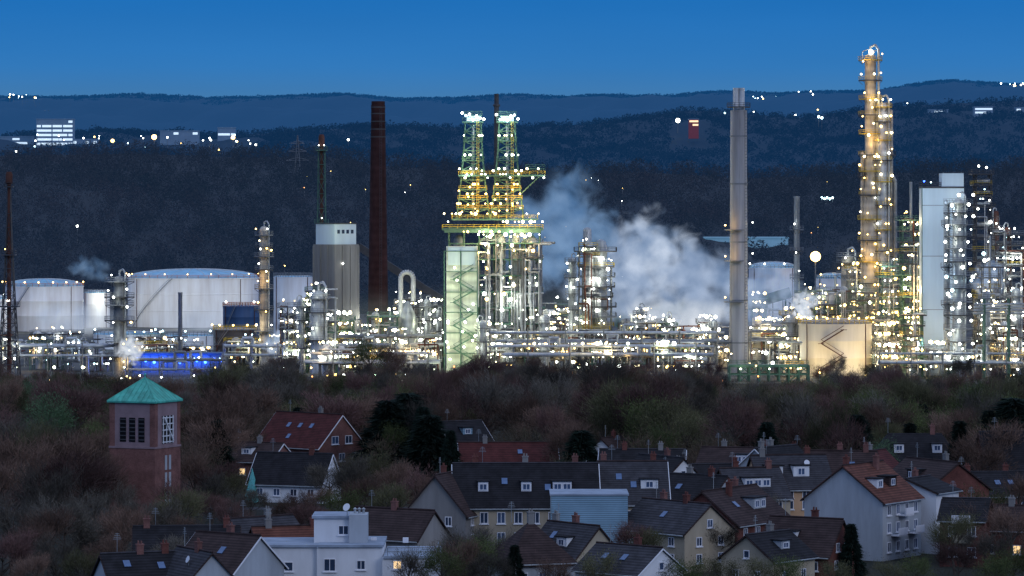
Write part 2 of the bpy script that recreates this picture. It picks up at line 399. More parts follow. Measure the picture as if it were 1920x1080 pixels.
def tri_cloud(n,rx,rz,size,seed,flat=.5):
    g=np.random.RandomState(seed); d=g.normal(size=(n,3)); d/=np.linalg.norm(d,axis=1)[:,None]
    rad=g.uniform(.45,1,n)**.6; c=d*rad[:,None]*np.array([rx,rx,rz])
    a=g.normal(size=(n,3)); a/=np.linalg.norm(a,axis=1)[:,None]; b=np.cross(a,g.normal(size=(n,3))); b/=np.linalg.norm(b,axis=1)[:,None]
    s=g.uniform(.6,1.3,n)[:,None]*size
    return np.stack([c-a*s,c+a*s,c+b*s*flat*2],1)
def tri_object(name,tris,mat,parent=None):
    n=len(tris); me=bpy.data.meshes.new(name); me.vertices.add(n*3); me.loops.add(n*3); me.polygons.add(n)
    me.vertices.foreach_set('co',np.asarray(tris,dtype=np.float32).reshape(-1)); me.loops.foreach_set('vertex_index',np.arange(n*3,dtype=np.int32))
    me.polygons.foreach_set('loop_start',np.arange(0,n*3,3,dtype=np.int32)); me.polygons.foreach_set('loop_total',np.full(n,3,dtype=np.int32))
    me.materials.append(mat); me.update(calc_edges=True)
    return link(name,me,parent)
def scatter(clouds,pos,scl,seed=0):
    g=np.random.RandomState(seed); out=[]
    for i,(p,s) in enumerate(zip(pos,scl)):
        c=clouds[i%len(clouds)]; t=g.uniform(0,6.28); m=np.array([[math.cos(t),-math.sin(t),0],[math.sin(t),math.cos(t),0],[0,0,1]])
        out.append((c@m.T)*s+np.array(p))
    return np.concatenate(out)
g=np.random.RandomState(3)
cl=[tri_cloud(110,4.6,5,.62,40+i,.35) for i in range(6)]
pos=[];scl=[]
for i in range(5600):
    px=g.uniform(-60,1980); Y=1660+2180*g.uniform()**1.15; h=g.uniform(.7,1.45)*(1+.35*(Y-1660)/2200)
    z=hn(px,Y) if Y>1850 else 0
    if 1305<px<1495 and 2250<Y<2385: continue
    pos.append((xx(px,Y),Y,z+4*h)); scl.append(h)
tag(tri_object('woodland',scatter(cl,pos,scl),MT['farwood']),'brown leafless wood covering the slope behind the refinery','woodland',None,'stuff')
cl=[tri_cloud(40,9,6,2.0,60+i,.4) for i in range(5)]; pos=[];scl=[]
for i in range(5200):
    px=g.uniform(-60,1980); Y=3850+2380*g.uniform(); h=g.uniform(.6,1.2)
    if px<480 and 4450<Y<5250: continue
    if 1255<px<1330 and 4700<Y<5500: continue
    pos.append((xx(px,Y),Y,hm(px,Y)+3*h)); scl.append(h)
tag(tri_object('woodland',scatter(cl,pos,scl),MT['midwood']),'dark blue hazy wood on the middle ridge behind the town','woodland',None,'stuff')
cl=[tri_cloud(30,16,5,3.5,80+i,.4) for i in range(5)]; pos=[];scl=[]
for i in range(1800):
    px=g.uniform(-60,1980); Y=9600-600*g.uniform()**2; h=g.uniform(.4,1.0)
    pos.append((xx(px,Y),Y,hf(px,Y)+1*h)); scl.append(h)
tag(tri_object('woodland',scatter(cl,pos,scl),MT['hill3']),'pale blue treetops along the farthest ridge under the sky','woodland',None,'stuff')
# ------------------------------------------------------------ far town
def farbuilding(label,px0,px1,yt,yb,Y,rows,cols,lit=.7,mat='farwall',litm='farlit',name='office_building',d=20,rm='farwall'):
    s=Y/FP; W=(px1-px0)*s; z0=zz(yb,Y); H=(yb-yt)*s; root=thing(name,label,'building',(xx((px0+px1)/2,Y),Y,z0-6))
    MB().box(-W/2,W/2,0,d,0,H+6).build('wall',MT[mat],root)
    MB().box(-W/2-.6,W/2+.6,-.6,d+.6,H+6,H+7).build('roof',MT[rm],root)
    rr=random.Random(int(px0))
    for r in range(rows):
        zc=6+H*(r+.5)/rows; c=0
        while c<cols:
            run=min(cols-c,rr.randint(1,3))
            if rr.random()<lit: MB().box(-W/2+W*(c+.12)/cols,-W/2+W*(c+run-.12)/cols,-.25,.1,zc-H/rows*.25,zc+H/rows*.25).build('window',MT[litm],root)
            c+=run
    return root
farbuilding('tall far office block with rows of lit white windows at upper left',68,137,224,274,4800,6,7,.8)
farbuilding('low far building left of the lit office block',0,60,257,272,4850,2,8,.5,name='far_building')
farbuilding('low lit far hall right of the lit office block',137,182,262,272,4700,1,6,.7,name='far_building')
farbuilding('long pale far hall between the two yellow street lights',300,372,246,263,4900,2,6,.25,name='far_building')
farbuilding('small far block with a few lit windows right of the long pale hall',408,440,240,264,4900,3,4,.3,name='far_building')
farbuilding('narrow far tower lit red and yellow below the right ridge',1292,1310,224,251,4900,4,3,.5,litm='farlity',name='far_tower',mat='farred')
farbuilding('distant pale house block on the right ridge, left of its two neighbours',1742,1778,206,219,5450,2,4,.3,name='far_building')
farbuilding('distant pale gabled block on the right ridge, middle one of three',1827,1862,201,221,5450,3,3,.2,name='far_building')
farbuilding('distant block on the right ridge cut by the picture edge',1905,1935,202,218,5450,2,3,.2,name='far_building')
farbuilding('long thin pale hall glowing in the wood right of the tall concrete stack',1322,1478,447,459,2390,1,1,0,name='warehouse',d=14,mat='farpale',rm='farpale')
def streetlamp(px,py,Y,k,r,label,group=None,h=9):
    root=thing('street_lamp',label,'street lamp',(xx(px,Y),Y,zz(py,Y)-h),group=group)
    MB().tube((0,.5,-8),(0,.5,h),.25,n=5).build('pole',MT['steel'],root)
    link('lamp',lampmesh(k,r),root,(0,0,h))  # distant lamp heads are oversized to stand in for their bloom
for px,py,Y,k,r,lb in [(211,264,4600,'y',2.2,'yellow street lamp right of the lit office block'),(289,257,4600,'y',3.2,'largest yellow street lamp, between office block and pale hall'),(437,258,4600,'y',2.4,'yellow street lamp right of the small far block'),(1271,226,5000,'w',2.9,'round white floodlight on the middle ridge'),(1529,481,1480,'y',2.1,'big yellow floodlight above the tanks at right'),(653,262,4600,'w',1.3,'single white lamp on the ridge right of the thin lattice chimney'),(145,424,2300,'w',.7,'small white lamp in the wood at left')]:
    streetlamp(px,py,Y,k,r,lb)
for i,(px,py) in enumerate([(1541,371),(1546,372),(1551,371),(1556,373),(1561,371),(1535,219),(1541,221)]):
    streetlamp(px,py,3000 if py>300 else 5400,'c',1.0 if py>300 else 1.8,'white floodlight of the lit ground in the wood at right',group='sports ground floodlights')
g=random.Random(11)
for i in range(34):
    px=g.uniform(0,480); Y=g.uniform(4500,5100); py=g.uniform(252,288)
    streetlamp(px,py,Y,g.choice('wwcy'),g.uniform(.6,1.2),'tiny distant lamp of the lit town at upper left',group='distant lamps of the left town')
for i in range(70):
    c=g.choice([(1440,184,30),(1520,174,25),(1665,170,30),(1895,158,30),(1895,158,30),(1700,200,220),(1400,215,150),(40,178,30)]); px=c[0]+g.uniform(-c[2],c[2]); Y=g.uniform(8600,9300)
    py=c[1]+g.uniform(-3,6)
    if c[2]>100: py=c[1]+g.uniform(-10,40); Y=6100
    streetlamp(px,py,Y,g.choice('wwcy'),g.uniform(.8,1.8),'tiny distant lamp on the blue ridge',group='distant lamps on the far ridge')
for i in range(34):
    px=g.uniform(450,1900); Y=g.uniform(1700,3600); py=400-(hn(px,Y)+8-CH)*FP/Y if Y>1850 else g.uniform(500,560)
    streetlamp(px,py,Y,g.choice('wyyo'),g.uniform(.15,.34),'tiny lamp among the trees behind the refinery',group='tiny lamps in the wood')
pyl=thing('power_pylon','faint lattice power pylon on the wooded slope','pylon',(xx(558,3300),3300,zz(360,3300)))
lattice(pyl,0,0,[(0,4,4),(12,3,3),(24,2,2),(36,1.2,1.2),(50,.3,.3)],.25,'steel')
for z,w in((28,10),(36,8),(43,6)): MB().tube((-w,0,z),(w,0,z),.3,n=4).tube((-w,0,z),(0,0,z+2.5),.2,n=3).tube((w,0,z),(0,0,z+2.5),.2,n=3).build('cross_arm',MT['steel'],pyl)
# ============================================================ REFINERY: tanks
tank('white dome roofed tank at far left with stained shell',8,156,536,1500,lamps=9,k='y',e=.7,lk='w',lr=.45)
tank('small white tank between the two large dome roofed tanks',157,206,549,1540,lamps=0,rail='steel',e=0,stair=False)
tank('largest white storage tank with pale blue dome and rust stains',240,485,520,1560,lamps=9,k='y',e=.8,lk='w',dome=.065,lr=.35)
tank('low flat white tank in front of the largest tank',176,300,626,1300,lamps=3,rail='steel',e=.5,k='c',dome=.04,stair=False)
tank('low white tank right of the thin grey stack',304,400,629,1290,lamps=3,rail='steel',e=.5,k='c',dome=.04,stair=False)
tank('dark blue tank right of the largest white tank',418,486,574,1400,mat='bluet',roof='bluet',lamps=2,rail='orange',e=0,dome=.03)
tank('dark steel tank with lit rim below the dark blue tank',400,481,618,1260,mat='dark',roof='steel',lamps=5,k='y',rail='yellow',e=.3,lk='y',dome=.03)
tank('tall plain white tank left of the concrete silo',513,586,519,1330,lamps=0,rail='steel',e=.4,dome=.03,stair=False)
tank('pale blue domed tank right of the tall concrete stack',1404,1494,502,1500,lamps=4,rail='steel',e=.4,k='w',dome=.12,stair=False)
tank('pale blue cone roofed tank left of the tallest column',1530,1592,522,1480,lamps=2,rail='steel',e=.4,k='y',dome=.16,stair=False)
tank('low pale tank at the left edge behind the lattice mast',-60,20,560,1480,lamps=2,rail='steel',e=0,stair=False)
wt=tank('cream tank with zigzag stair in front of the tallest column',1497,1634,606,1088,mat='cream',roof='steel',lamps=11,k='y',rail='yellow',e=0,dome=.06,stair=False,lr=.45)
for x in(-9,0,9): light(wt,(x,-20+abs(x)*.5,4),'m',2300/PS)
stairs(wt,-5,1.5,-11.4,1.5,13.5,3,'rust',t_=.2)
# flare masts, stacks
def mast(label,px,yt,Y,wb,wt_,dark='dark',lamps=4,name='flare_mast'):
    root=thing(name,label,'mast',(xx(px,Y),Y,0)); H=zz(yt,Y); s=Y/FP
    n=14; secs=[]
    for i in range(n+1):
        t=i/n; w=(wb*(1-t)**1.4+wt_)*s/2; secs.append((H*.93*t,w,w))
    lattice(root,0,0,secs,.16,dark)
    MB().lathe(0,0,[(.6,0),(.6,H*.94),(1,H*.945),(1,H-.8),(.7,H),(.4,H)],12).build('flue',MT['rust'],root,True)
    for q in(.35,.6,.93):
        w=secs[int(q*n)][1]+.8; deck(root,-w,w,-w,w,H*q,dark)
    for i in range(lamps): lamp(root,(random.uniform(-1,1),-1.5,H*random.choice([.35,.6,.93])+1.5),random.choice('wy'),.25)
    return root
mast('tall dark lattice flare mast at the far left edge',17,322,1065,34,5)
mast('slim dark lattice chimney rising behind the concrete silo',603,252,1240,15,12,'green')
bc=thing('brick_chimney','tall tapering dark red brick chimney left of centre','chimney',(xx(709,1200),1200,0))
s=1200/FP; H=zz(190,1200); prof=[(22*s,0)]+[((20.5-(7.8)*t)*s,H*t) for t in (.1,.3,.5,.7,.9,.965)]+[(13.2*s,H*.968),(13.2*s,H*.985),(12.6*s,H*.986),(12.6*s,H),(9*s,H),(9*s,H-2)]
MB().lathe(0,0,prof,28).build('shaft',MT['brickd'],bc,True)
for q in (.86,.89,.92,.95,.975): MB().ring(0,0,(20.6-7.8*q)*s-.1,(20.6-7.8*q)*s+.15,H*q,H*q+.35,28).build('iron_band',MT['dark'],bc)
ladder(bc,1,-3.5,4,H*.97,'dark')
light(bc,(-8,-9,14),'w',600); light(bc,(9,-9,14),'y',500)
cs=thing('concrete_stack','tall pale concrete stack with three steel flues right of centre','chimney',(xx(1385,1085),1085,0))
s=1085/FP; H=zz(207,1085)
MB().lathe(0,0,[(17.5*s,0),(17*s,H*.3),(15.5*s,H),(13*s,H)],32).build('shaft',MT['stackc'],cs,True)
for q,hh in((.12,.4),(.28,.4),(.5,.4),(.72,.4),(.9,.4)): MB().ring(0,0,(17.2-1.6*q)*s-.1,(17.4-1.6*q)*s+.08,H*q,H*q+hh,32).build('band',MT['steel'],cs)
for a in(-2.4,-.75,1.6):
    MB().lathe(math.cos(a)*1.15,math.sin(a)*1.15,[(.85,H-2),(.85,zz(165,1085)),(.65,zz(165,1085)),(.65,zz(170,1085))],16).build('flue',MT['pipew'],cs,True)
z=zz(200,1085); p=MB().ring(0,0,2.2,3.4,z-.3,z,24).build('platform',MT['dark'],cs); rail_mesh([(3.4*math.cos(t*PI/8),3.4*math.sin(t*PI/8)) for t in range(16)],z).build('railing',MT['dark'],p)
for py in(430,488,565):
    z=zz(py,1085); p=MB().ring(0,0,2.6,4.2,z-.3,z,24,PI*.8,PI*1.6).build('platform',MT['steel'],cs)
    lamp(cs,(-4,-1.6,z+1.2),'y',.4,400); lamp(cs,(4.0,-.8,z+2),'w',.3)
ladder(cs,2.0,-2.2,2,H,'dark')
for x,z_,k in((-14,8,'w'),(12,10,'m'),(-16,32,'w'),(-17,58,'w')): light(cs,(x,-7,z_),k,850)
column('ribbed_stack','slim ribbed grey stack left of the tallest column','chimney',1494,368,11,1250,[430,470,520],'galv','w',1,0,pipe=False,stackop=True)
column('thin_stack','thin plain grey stack in front of the largest white tank','chimney',338,548,8,1120,[630],'steel','w',1,600,pipe=False,stackop=True)
column('distillation_column','dark refinery column with two wide ringed platforms at left','column',224,517,22,1072,[527,556,571,600,640,668],'steel','wwgy',2,500,pr=2.2)
column('distillation_column','slim column with glowing yellow head right of the largest tank','column',495,424,17,1150,[440,462,480,505,540,580,620,650],'beige','yymw',2,900)
# concrete silo
sl=thing('concrete_silo','grey concrete silo tower with white head house','silo',(xx(630,1180),1180,0),R(44)); s=1180/FP
zt=zz(458,1180)
MB().box(-5.1,5.1,-5.1,5.1,0,zt).build('tower_shaft',MT['conc'],sl)
b=MB()
for x in(-4.9,-1.7,1.7,4.9): b.box(x-.22,x+.22,-5.35,-5.11,0,zt-.4); b.box(-5.35,-5.11,x-.22,x+.22,0,zt-.4)
b.build('pilaster',MT['conc'],sl)
MB().box(-4.5,4.5,-4.5,4.5,zt,zz(420,1180)).build('head_house',MT['whitec'],sl)
MB().box(-4.7,4.7,-4.7,4.7,zz(420,1180),zz(418,1180)).build('roof',MT['dark'],sl)
for i in range(4):
    MB().box(-3.4+i*1.9,-2.4+i*1.9,-4.62,-4.48,zt+3.4,zt+4.6).build('window',MT['pane'],sl)
light(sl,(6,-16,zt-8),'w',1100); light(sl,(-10,-10,zt+5),'g',1300)
lamp(sl,(-2,-5.6,zt-6),'w',.4); lamp(sl,(5.4,-4,14),'w',.6,500)
cv=thing('conveyor_gallery','dark inclined conveyor gallery running down from the silo','conveyor',(xx(672,1215),1215,0))
a=Vector((0,0,zz(462,1215))); c=Vector((xx(835,1215)-xx(672,1215),0,zz(566,1215))); MB().tube(a,c,1.7,n=4).build('gallery',MT['dark'],cv)
for t in(.3,.6,.9): p=a.lerp(c,t); MB().tube((p.x-1.5,0,0),p,.25,n=4).tube((p.x+1.5,0,0),p,.25,n=4).build('leg',MT['dark'],cv)
for (x0,y0,x1,y1,Y,lb) in((1152,604,1284,574,1330,'green conveyor gallery behind the pipe bridge'),(1392,575,1482,548,1330,'green conveyor gallery right of the tall concrete stack')):
    cv=thing('conveyor_gallery',lb,'conveyor',(xx(x0,Y),Y,0)); a=Vector((0,0,zz(y0,Y))); c=Vector((xx(x1,Y)-xx(x0,Y),0,zz(y1,Y)))
    MB().tube(a,c,2.6,n=4).build('gallery',MT['green'],cv)
    for t in(.1,.5,.9): p=a.lerp(c,t); MB().tube((p.x,0,0),p,.3,n=4).build('leg',MT['green'],cv)
ap=thing('arched_pipe','thick white arched pipe over a vessel right of the brick chimney','pipe',(xx(763,1130),1130,0))
pts=[(-1.9,0,8)]+[(-1.9*math.cos(t*PI/10),0,zz(522,1130)+1.9*math.sin(t*PI/10)) for t in range(11)]+[(1.9,0,zz(565,1130))]
MB().path(pts,.75,12).build('pipe',MT['pipew'],ap,True)
MB().lathe(0,1,[(2.6,0),(2.6,zz(590,1130)),(1.2,zz(572,1130)),(.6,zz(565,1130))],20).build('vessel',MT['alu'],ap,True)
light(ap,(3,-7,22),'w',900); lamp(ap,(-3,-2,17),'w',.6); lamp(ap,(3.5,-2,12),'w',.5)
# ============================================================ COKER
Y=1120; s=Y/FP
ck=thing('coker_structure','central twin derrick coking tower of green steel with glowing decks','refinery tower',(xx(926,Y),Y,0))
X=lambda p:(p-926)*s
Z=lambda p:zz(p,Y)
zs=[0]+[Z(p) for p in(640,605,575,545,515,485,455,425)]
frame_mesh(X(842),X(1012),-9,9,zs,6,2,.24).build('steel_frame',MT['green'],ck)
for i,z in enumerate(zs[1:-1]):
    deck(ck,X(random.choice([895,842,900])),X(1012+random.choice([0,6,10])),-10,9,z+.05,'green',rail='steel')
deck(ck,X(830),X(1018),-11,10,Z(428),'green',.6,'yellow'); deck(ck,X(848),X(1008),-9,9,Z(410),'green',.5,'yellow')
MB().box(X(834),X(1014),-11.1,-10.9,Z(436),Z(430)).build('deck_beam',MT['green'],ck)
for px,w,top,m in((862,22,440,'steel'),(936,24,437,'pipew'),(967,13,430,'pipew'),(996,20,442,'alu'),(915,12,455,'galv'),(980,8,450,'galv'),(1006,8,470,'steel')):
    MB().lathe(X(px),-5,[(w/2*s*.35,Z(620)),(w/2*s,Z(585)),(w/2*s,Z(top)-1.5),(w/2*s*.7,Z(top)-.5),(w/2*s*.2,Z(top))],20).build('coke_drum',MT[m],ck,True)
rr=random.Random(5)
for i in range(54):
    x=X(rr.uniform(895,1016)); za=Z(rr.uniform(560,670)); zb=Z(rr.uniform(430,580)); x2=x+rr.uniform(-5,5); yy=-9.6-rr.uniform(0,1.2)
    MB().path([(x,yy,za),(x,yy,zb),(x2,yy,zb),(x2,-6,zb)],rr.uniform(.1,.36),7).build('pipe',MT[rr.choice(['galv','pipew','alu','steel','dark'])],ck,True)
for (ct,cb) in((887,884),(951,956)):
    secs=[]
    for i in range(11):
        t=i/10; hw=(31*(1-t)**1.15+15*t+ (1-t)*t*(-4))*s; secs.append((Z(410)+(Z(228)-Z(410))*t,hw,hw))
    cx=X(ct)
    lattice(ck,cx,0,secs,.24,'green','derrick')
    for q in(1,2,3,4,6,8):
        w=secs[q][1]+.3; deck(ck,cx-w,cx+w,-w,w,secs[q][0],'green',.2,'yellow' if q<4 else None)
        for k in range(4): lamp(ck,(cx+rr.uniform(-w,w),-w-.3,secs[q][0]+1.6),'y' if q<4 else rr.choice('gwmg'),rr.choice([.3,.4,.5]),850 if k==0 else 0)
    w=20*s; deck(ck,cx-w,cx+w,-w,w,Z(228),'green',.4); MB().box(cx-w*.6,cx+w*.6,-w*.6,w*.6,Z(228),Z(218)).build('sheave_house',MT['whitec'],ck)
    deck(ck,cx-w*.85,cx+w*.85,-w*.85,w*.85,Z(216),'green',.2)
    for k in range(7): lamp(ck,(cx+(-1.25+k*.42)*w*.8,-w-.2,Z(222)+rr.uniform(-.9,1.6)),'c' if k%2 else 'w',.55,900 if k in(0,3) else 0)
    MB().path([(cx,0,Z(405)),(cx,0,Z(232))],.45,8).build('drill_stem',MT['galv'],ck)
    ladder(ck,cx+1.5,-secs[0][1],Z(410),Z(228),'yellow')
    for k in range(9): lamp(ck,(cx+rr.uniform(-4.5,4.5),-4.5,Z(rr.uniform(345,408))),'y',.4,700 if k<4 else 0)
deck(ck,X(860),X(1022),-6,6,Z(328),'green',.5,'yellow'); deck(ck,X(985),X(1022),-4,4,Z(316),'green',.3)
for k in range(16): lamp(ck,(X(862+k*10.5),-6.3,Z(328)+rr.choice([1.8,-.9,1.2])),rr.choice('wgmw'),rr.choice([.3,.4,.5]),600 if k%5==0 else 0)
MB().tube((X(1012),-3,Z(330)),(X(975),-3,Z(365)),.2,n=4).tube((X(1012),3,Z(330)),(X(975),3,Z(365)),.2,n=4).build('bracket',MT['green'],ck)
for k in range(26): lamp(ck,(X(834+k*7.3),-11.4,rr.choice([Z(428)+2,Z(410)+1.5,Z(434)])),rr.choice('yymgw'),rr.choice([.3,.4,.5,.7]),1000 if k%4==0 else 0)
for k in range(76):
    lamp(ck,(X(rr.uniform(895,1016)),-10.9,rr.choice(zs[1:-1])+rr.choice([1.9,-.7,2.5])),rr.choice('wwmgy'),rr.choice([.25,.3,.4,.5,.8]),1400 if k%6==0 else 0)
cst=thing('thin_chimney','thin dark chimney rising above the twin derricks','chimney',(xx(931,1150),1150,0))
MB().lathe(0,0,[(.9,0),(.75,zz(200,1150)),(1.1,zz(199,1150)),(1.1,zz(196,1150)),(.7,zz(195,1150)),(.7,zz(176,1150)),(.5,zz(176,1150))],14).build('shaft',MT['dark'],cst,True)
st=thing('stair_tower','pale lit tower with green zigzag stairs at the left foot of the derricks','stair tower',(xx(864,1100),1100,0)); s=1100/FP
zt=zz(470,1100); MB().box(-27*s,31*s,0,5,0,zz(462,1100)).build('panel_wall',MT['panel'],st)
MB().box(-24*s,26*s,-.35,-.02,zz(497,1100),zz(464,1100)).build('upper_cladding',MT['whitec'],st)
frame_mesh(-31*s,31*s,-3.4,-.5,[zt*i/6 for i in range(7)],2,1,.16,brace=False).build('steel_frame',MT['green'],st)
stairs(st,-14*s,24*s,-1.3,.5,zt-5,9,'green',t_=.26)
for k in range(14): lamp(st,(rr.uniform(-28,29)*s,-3.6,zt*rr.uniform(.1,.95)),rr.choice('gwm'),.5,0)
for x_,z_ in((-1,5),(1,14),(-1,23),(0,31)): light(st,(x_,-11,z_),'g',3000)
# ============================================================ columns & towers right of centre
fr=unit('lattice framed reactor tower with lit decks between steam and derricks',1086,1146,462,1150,21,11,'steel','wwwg',54,8,1100,cat='refinery tower',name='reactor_tower')
s=1150/FP
for px,r,yt in((1104,11,452),(1126,12,448)):
    MB().lathe((px-1116)*s,-3,[(r*s,4),(r*s,zz(yt,1150)-2),(r*s*.7,zz(yt,1150)-.6),(.2,zz(yt,1150))],18).build('vessel',MT['galv'],fr,True)
deck(fr,-6.5,6.5,-7,6,zz(470,1150),'dark')
column('reactor_column','slim capped column left of the lattice reactor tower','column',1072,482,13,1165,[490,520,550,580,605],'galv','wwg',2,900,pr=.9)
column('reactor_column','short fat column with dark upper decks right of the tall concrete stack','column',1590,478,26,1230,[480,492,515,545,580],'beige','wyy',2,800)
tc=column('distillation_column','tallest refinery column pair wrapped in yellow lit platforms','column',1632,100,29,1190,[112,150,185,215,250,290,320,365,410,450,490,530],'beige','yyym',3,700,taper=.72,railm='yellow',pevery=2,lr=(.3,.65),pr=1.1)
s=1190/FP
column('','','',1632,192,25,1190,[200,228,262,300,340,384,430,470,510],'alu','yymw',3,700,root=tc,off=21*s,railm='yellow',pr=.9,pevery=2,lr=(.3,.65))
column('','','',1632,205,8,1190,[290,380,480],'beige','y',1,0,root=tc,off=38*s,railm='dark',pipe=False,pr=.6)
column('','','',1632,285,7,1190,[330,480],'beige','y',1,0,root=tc,off=-15*s,railm='dark',pipe=False,pr=.6)
for x_,z_,k_ in((-9,26,'w'),(-10,46,'m'),(-9,68,'m'),(10,20,'m'),(11,56,'w'),(9,80,'y')): light(tc,(x_,-9,z_),k_,1100)
lamp(tc,(0,-1,zz(97,1190)),'w',1.0); MB().path([(-2.6,0,zz(120,1190)),(-2.6,0,zz(97,1190)),(-1,0,zz(93,1190)),(2,0,zz(95,1190))],.16,5).build('vent_pipe',MT['galv'],tc)
MB().path([(46*s,-1,4),(46*s,-1,zz(340,1190)),(41*s,-1,zz(330,1190))],.6,8).build('riser_pipe',MT['steel'],tc,True)
sb=thing('slab_tower','tall flat white clad tower at right','refinery tower',(xx(1766,1085),1085,0)); s=1085/FP
MB().box(-39*s,39*s,-3,5,0,zz(352,1085)).build('cladding',MT['whitec'],sb)
MB().box(-2*s,39*s,-2.6,4.6,zz(352,1085),zz(325,1085)).build('head_box',MT['whitec'],sb)
MB().box(-39.6*s,39.6*s,-3.1,5.1,zz(353,1085),zz(350,1085)).build('parapet',MT['dark'],sb)
b=MB()
for q in (385,480,580): b.box(-39*s,39*s,-3.05,-2.99,zz(q,1085)-.08,zz(q,1085)+.08)
b.build('panel_joint',MT['steel'],sb)
MB().box(-39.8*s,-38.6*s,-3.2,-2.6,0,zz(350,1085)).build('downpipe',MT['green'],sb)
deck(sb,-39*s,-3*s,-2.8,4.8,zz(349,1085),'dark')
for x,z_ in((-8,10),(-8,30),(-6,50)): light(sb,(x,-16,z_),'c',1900)
light(sb,(5,-10,52),'w',700); lamp(sb,(-5.5,-3,zz(340,1085)),'b',.4); lamp(sb,(-3.5,-3,zz(342,1085)),'c',.3)
unit('green scaffold tower with yellow lights left of the white slab tower',1690,1726,412,1100,31,9,'green','yymg',60,8,1000,cat='refinery tower',name='scaffold_tower')
unit('low yellow lit scaffold left of the green scaffold tower',1652,1692,498,1110,32,10,'green','yymw',50,6,1000,cat='refinery tower',name='scaffold_tower')
column('ladder_column','silver column with many white lit platforms in front of the slab tower','column',1797,372,22,1068,[380,398,420,442,465,490,515,540,565,590,615,640,665,685],'galv','wwwc',3,500,pr=2.2,pevery=2,lr=(.4,.8))
column('reactor_column','narrow column beside the silver platform column','column',1776,380,9,1072,[420,500,570],'galv','w',1,0,pr=.8)
unit('tall dark lattice tower at the right with bare top frame',1828,1856,326,1120,33,8,'dark','wwwc',26,4,800,cat='refinery tower',name='lattice_tower',vess=1.3,ext=False)
unit('crowded steel unit at the right picture edge',1860,1925,440,1130,34,12,'steel','wwwcm',70,7,1100)
unit('slender steel unit with warm lights between the bare lattice tower and the edge',1840,1872,500,1100,35,8,'steel','wmwy',34,4,900)
unit('narrow yellow lit scaffold at the foot of the green scaffold tower',1695,1728,590,1072,36,7,'green','yymg',30,3,900,cat='refinery tower',name='scaffold_tower')
column('reactor_column','rusty column at the right edge behind the crowded steel unit','column',1890,425,14,1160,[440,480,520],'rust','w',2,700)
column('reactor_column','rust brown column right of the bare lattice tower','column',1868,395,10,1150,[430,470,520,560],'rust','wy',1,500)
hp=thing('pipe_bridge','high level pipe bridge at the right picture edge','pipe bridge',(xx(1885,1060),1060,0))
for k in range(4): MB().path([(-9,k*.7-1,zz(570+k*6,1060)),(9,k*.7-1,zz(570+k*6,1060))],.3,8).build('pipe',MT['galv'],hp,True)
for x in(-6,1,7): MB().tube((x,-1,0),(x,-1,zz(560,1060)),.3,n=4).tube((x,2,0),(x,2,zz(560,1060)),.3,n=4).build('post',MT['green'],hp)
light(hp,(0,-8,14),'w',800)
gt=thing('green_trestle','green steel trestle at the foot of the tall concrete stack','trestle',(xx(1441,1045),1045,0)); s=1045/FP
zt=zz(684,1045)
frame_mesh(-74*s,74*s,-3,3,[0,zt*.5,zt],8,1,.28).build('frame',MT['green'],gt); deck(gt,-74*s,74*s,-3,3,zt+.1,'green',.7)
for x in(-8,0,8): lamp(gt,(x,-3.4,zt-1),'g',.35)
for x in(-7,6): light(gt,(x,-8,5),'g',700)
def rack(label,px0,px1,py,Y,n,seed,post=14):
    rr=random.Random(seed); s=Y/FP; L=(px1-px0)*s; root=thing('pipe_rack',label,'pipe rack',(xx((px0+px1)/2,Y),Y,0)); z=zz(py,Y)
    for k in range(n):
        r=rr.uniform(.2,.6); yy=-3+6*k/n; zz_=z+(k%2)*2.6+r
        a=-L/2+rr.uniform(0,L*.1); b_=L/2-rr.uniform(0,L*.15)
        pts=[(a,yy,zz_),(b_,yy,zz_)]
        if rr.random()<.4:
            m=rr.uniform(a*.5,b_*.5); pts=[(a,yy,zz_),(m,yy,zz_),(m,yy,zz_+2.2),(m+3,yy,zz_+2.2),(m+3,yy,zz_),(b_,yy,zz_)]
        MB().path(pts,r,9).build('pipe',MT[rr.choice(['galv','steel','alu','alu'])],root,True)
    x=-L/2+1
    while x<L/2:
        MB().tube((x,-3.6,0),(x,-3.6,z+4),.2,n=4).tube((x,3.6,0),(x,3.6,z+4),.2,n=4).tube((x,-3.6,z-.2),(x,3.6,z-.2),.2,n=4).tube((x,-3.6,z+2.5),(x,3.6,z+2.5),.2,n=4).build('trestle',MT['steel'],root)
        for q in range(2): lamp(root,(x+rr.uniform(0,5),-4.2,z+rr.choice([-1.4,3.8,-3])),rr.choice('wmgy'),rr.choice([.25,.3,.4,.6]),800 if q==0 and rr.random()<.3 else 0)
        x+=post
    return root
rack('long silver pipe rack crossing from the derricks to the tall concrete stack',912,1372,643,1085,7,1,11)
rack('second lower pipe rack under the long silver one',905,1340,668,1070,5,2,12)
rack('pipe rack right of the tall concrete stack',1400,1500,640,1100,4,3,9)
rack('pipe rack at the foot of the left lattice mast',20,240,668,1075,5,4,10)
rack('pipe rack with bends right of the blue lit hall',414,530,668,1095,6,5,8)
rack('pipe rack at the foot of the brick chimney',620,835,650,1100,6,6,9)
rack('low pipe rack passing in front of the blue lit hall',236,430,694,1072,4,7,9)
rack('low pipe rack along the wood edge left of the stair tower',560,830,682,1066,5,8,9)
rack('low pipe rack along the wood edge at the right',1640,1920,682,1062,5,9,9)
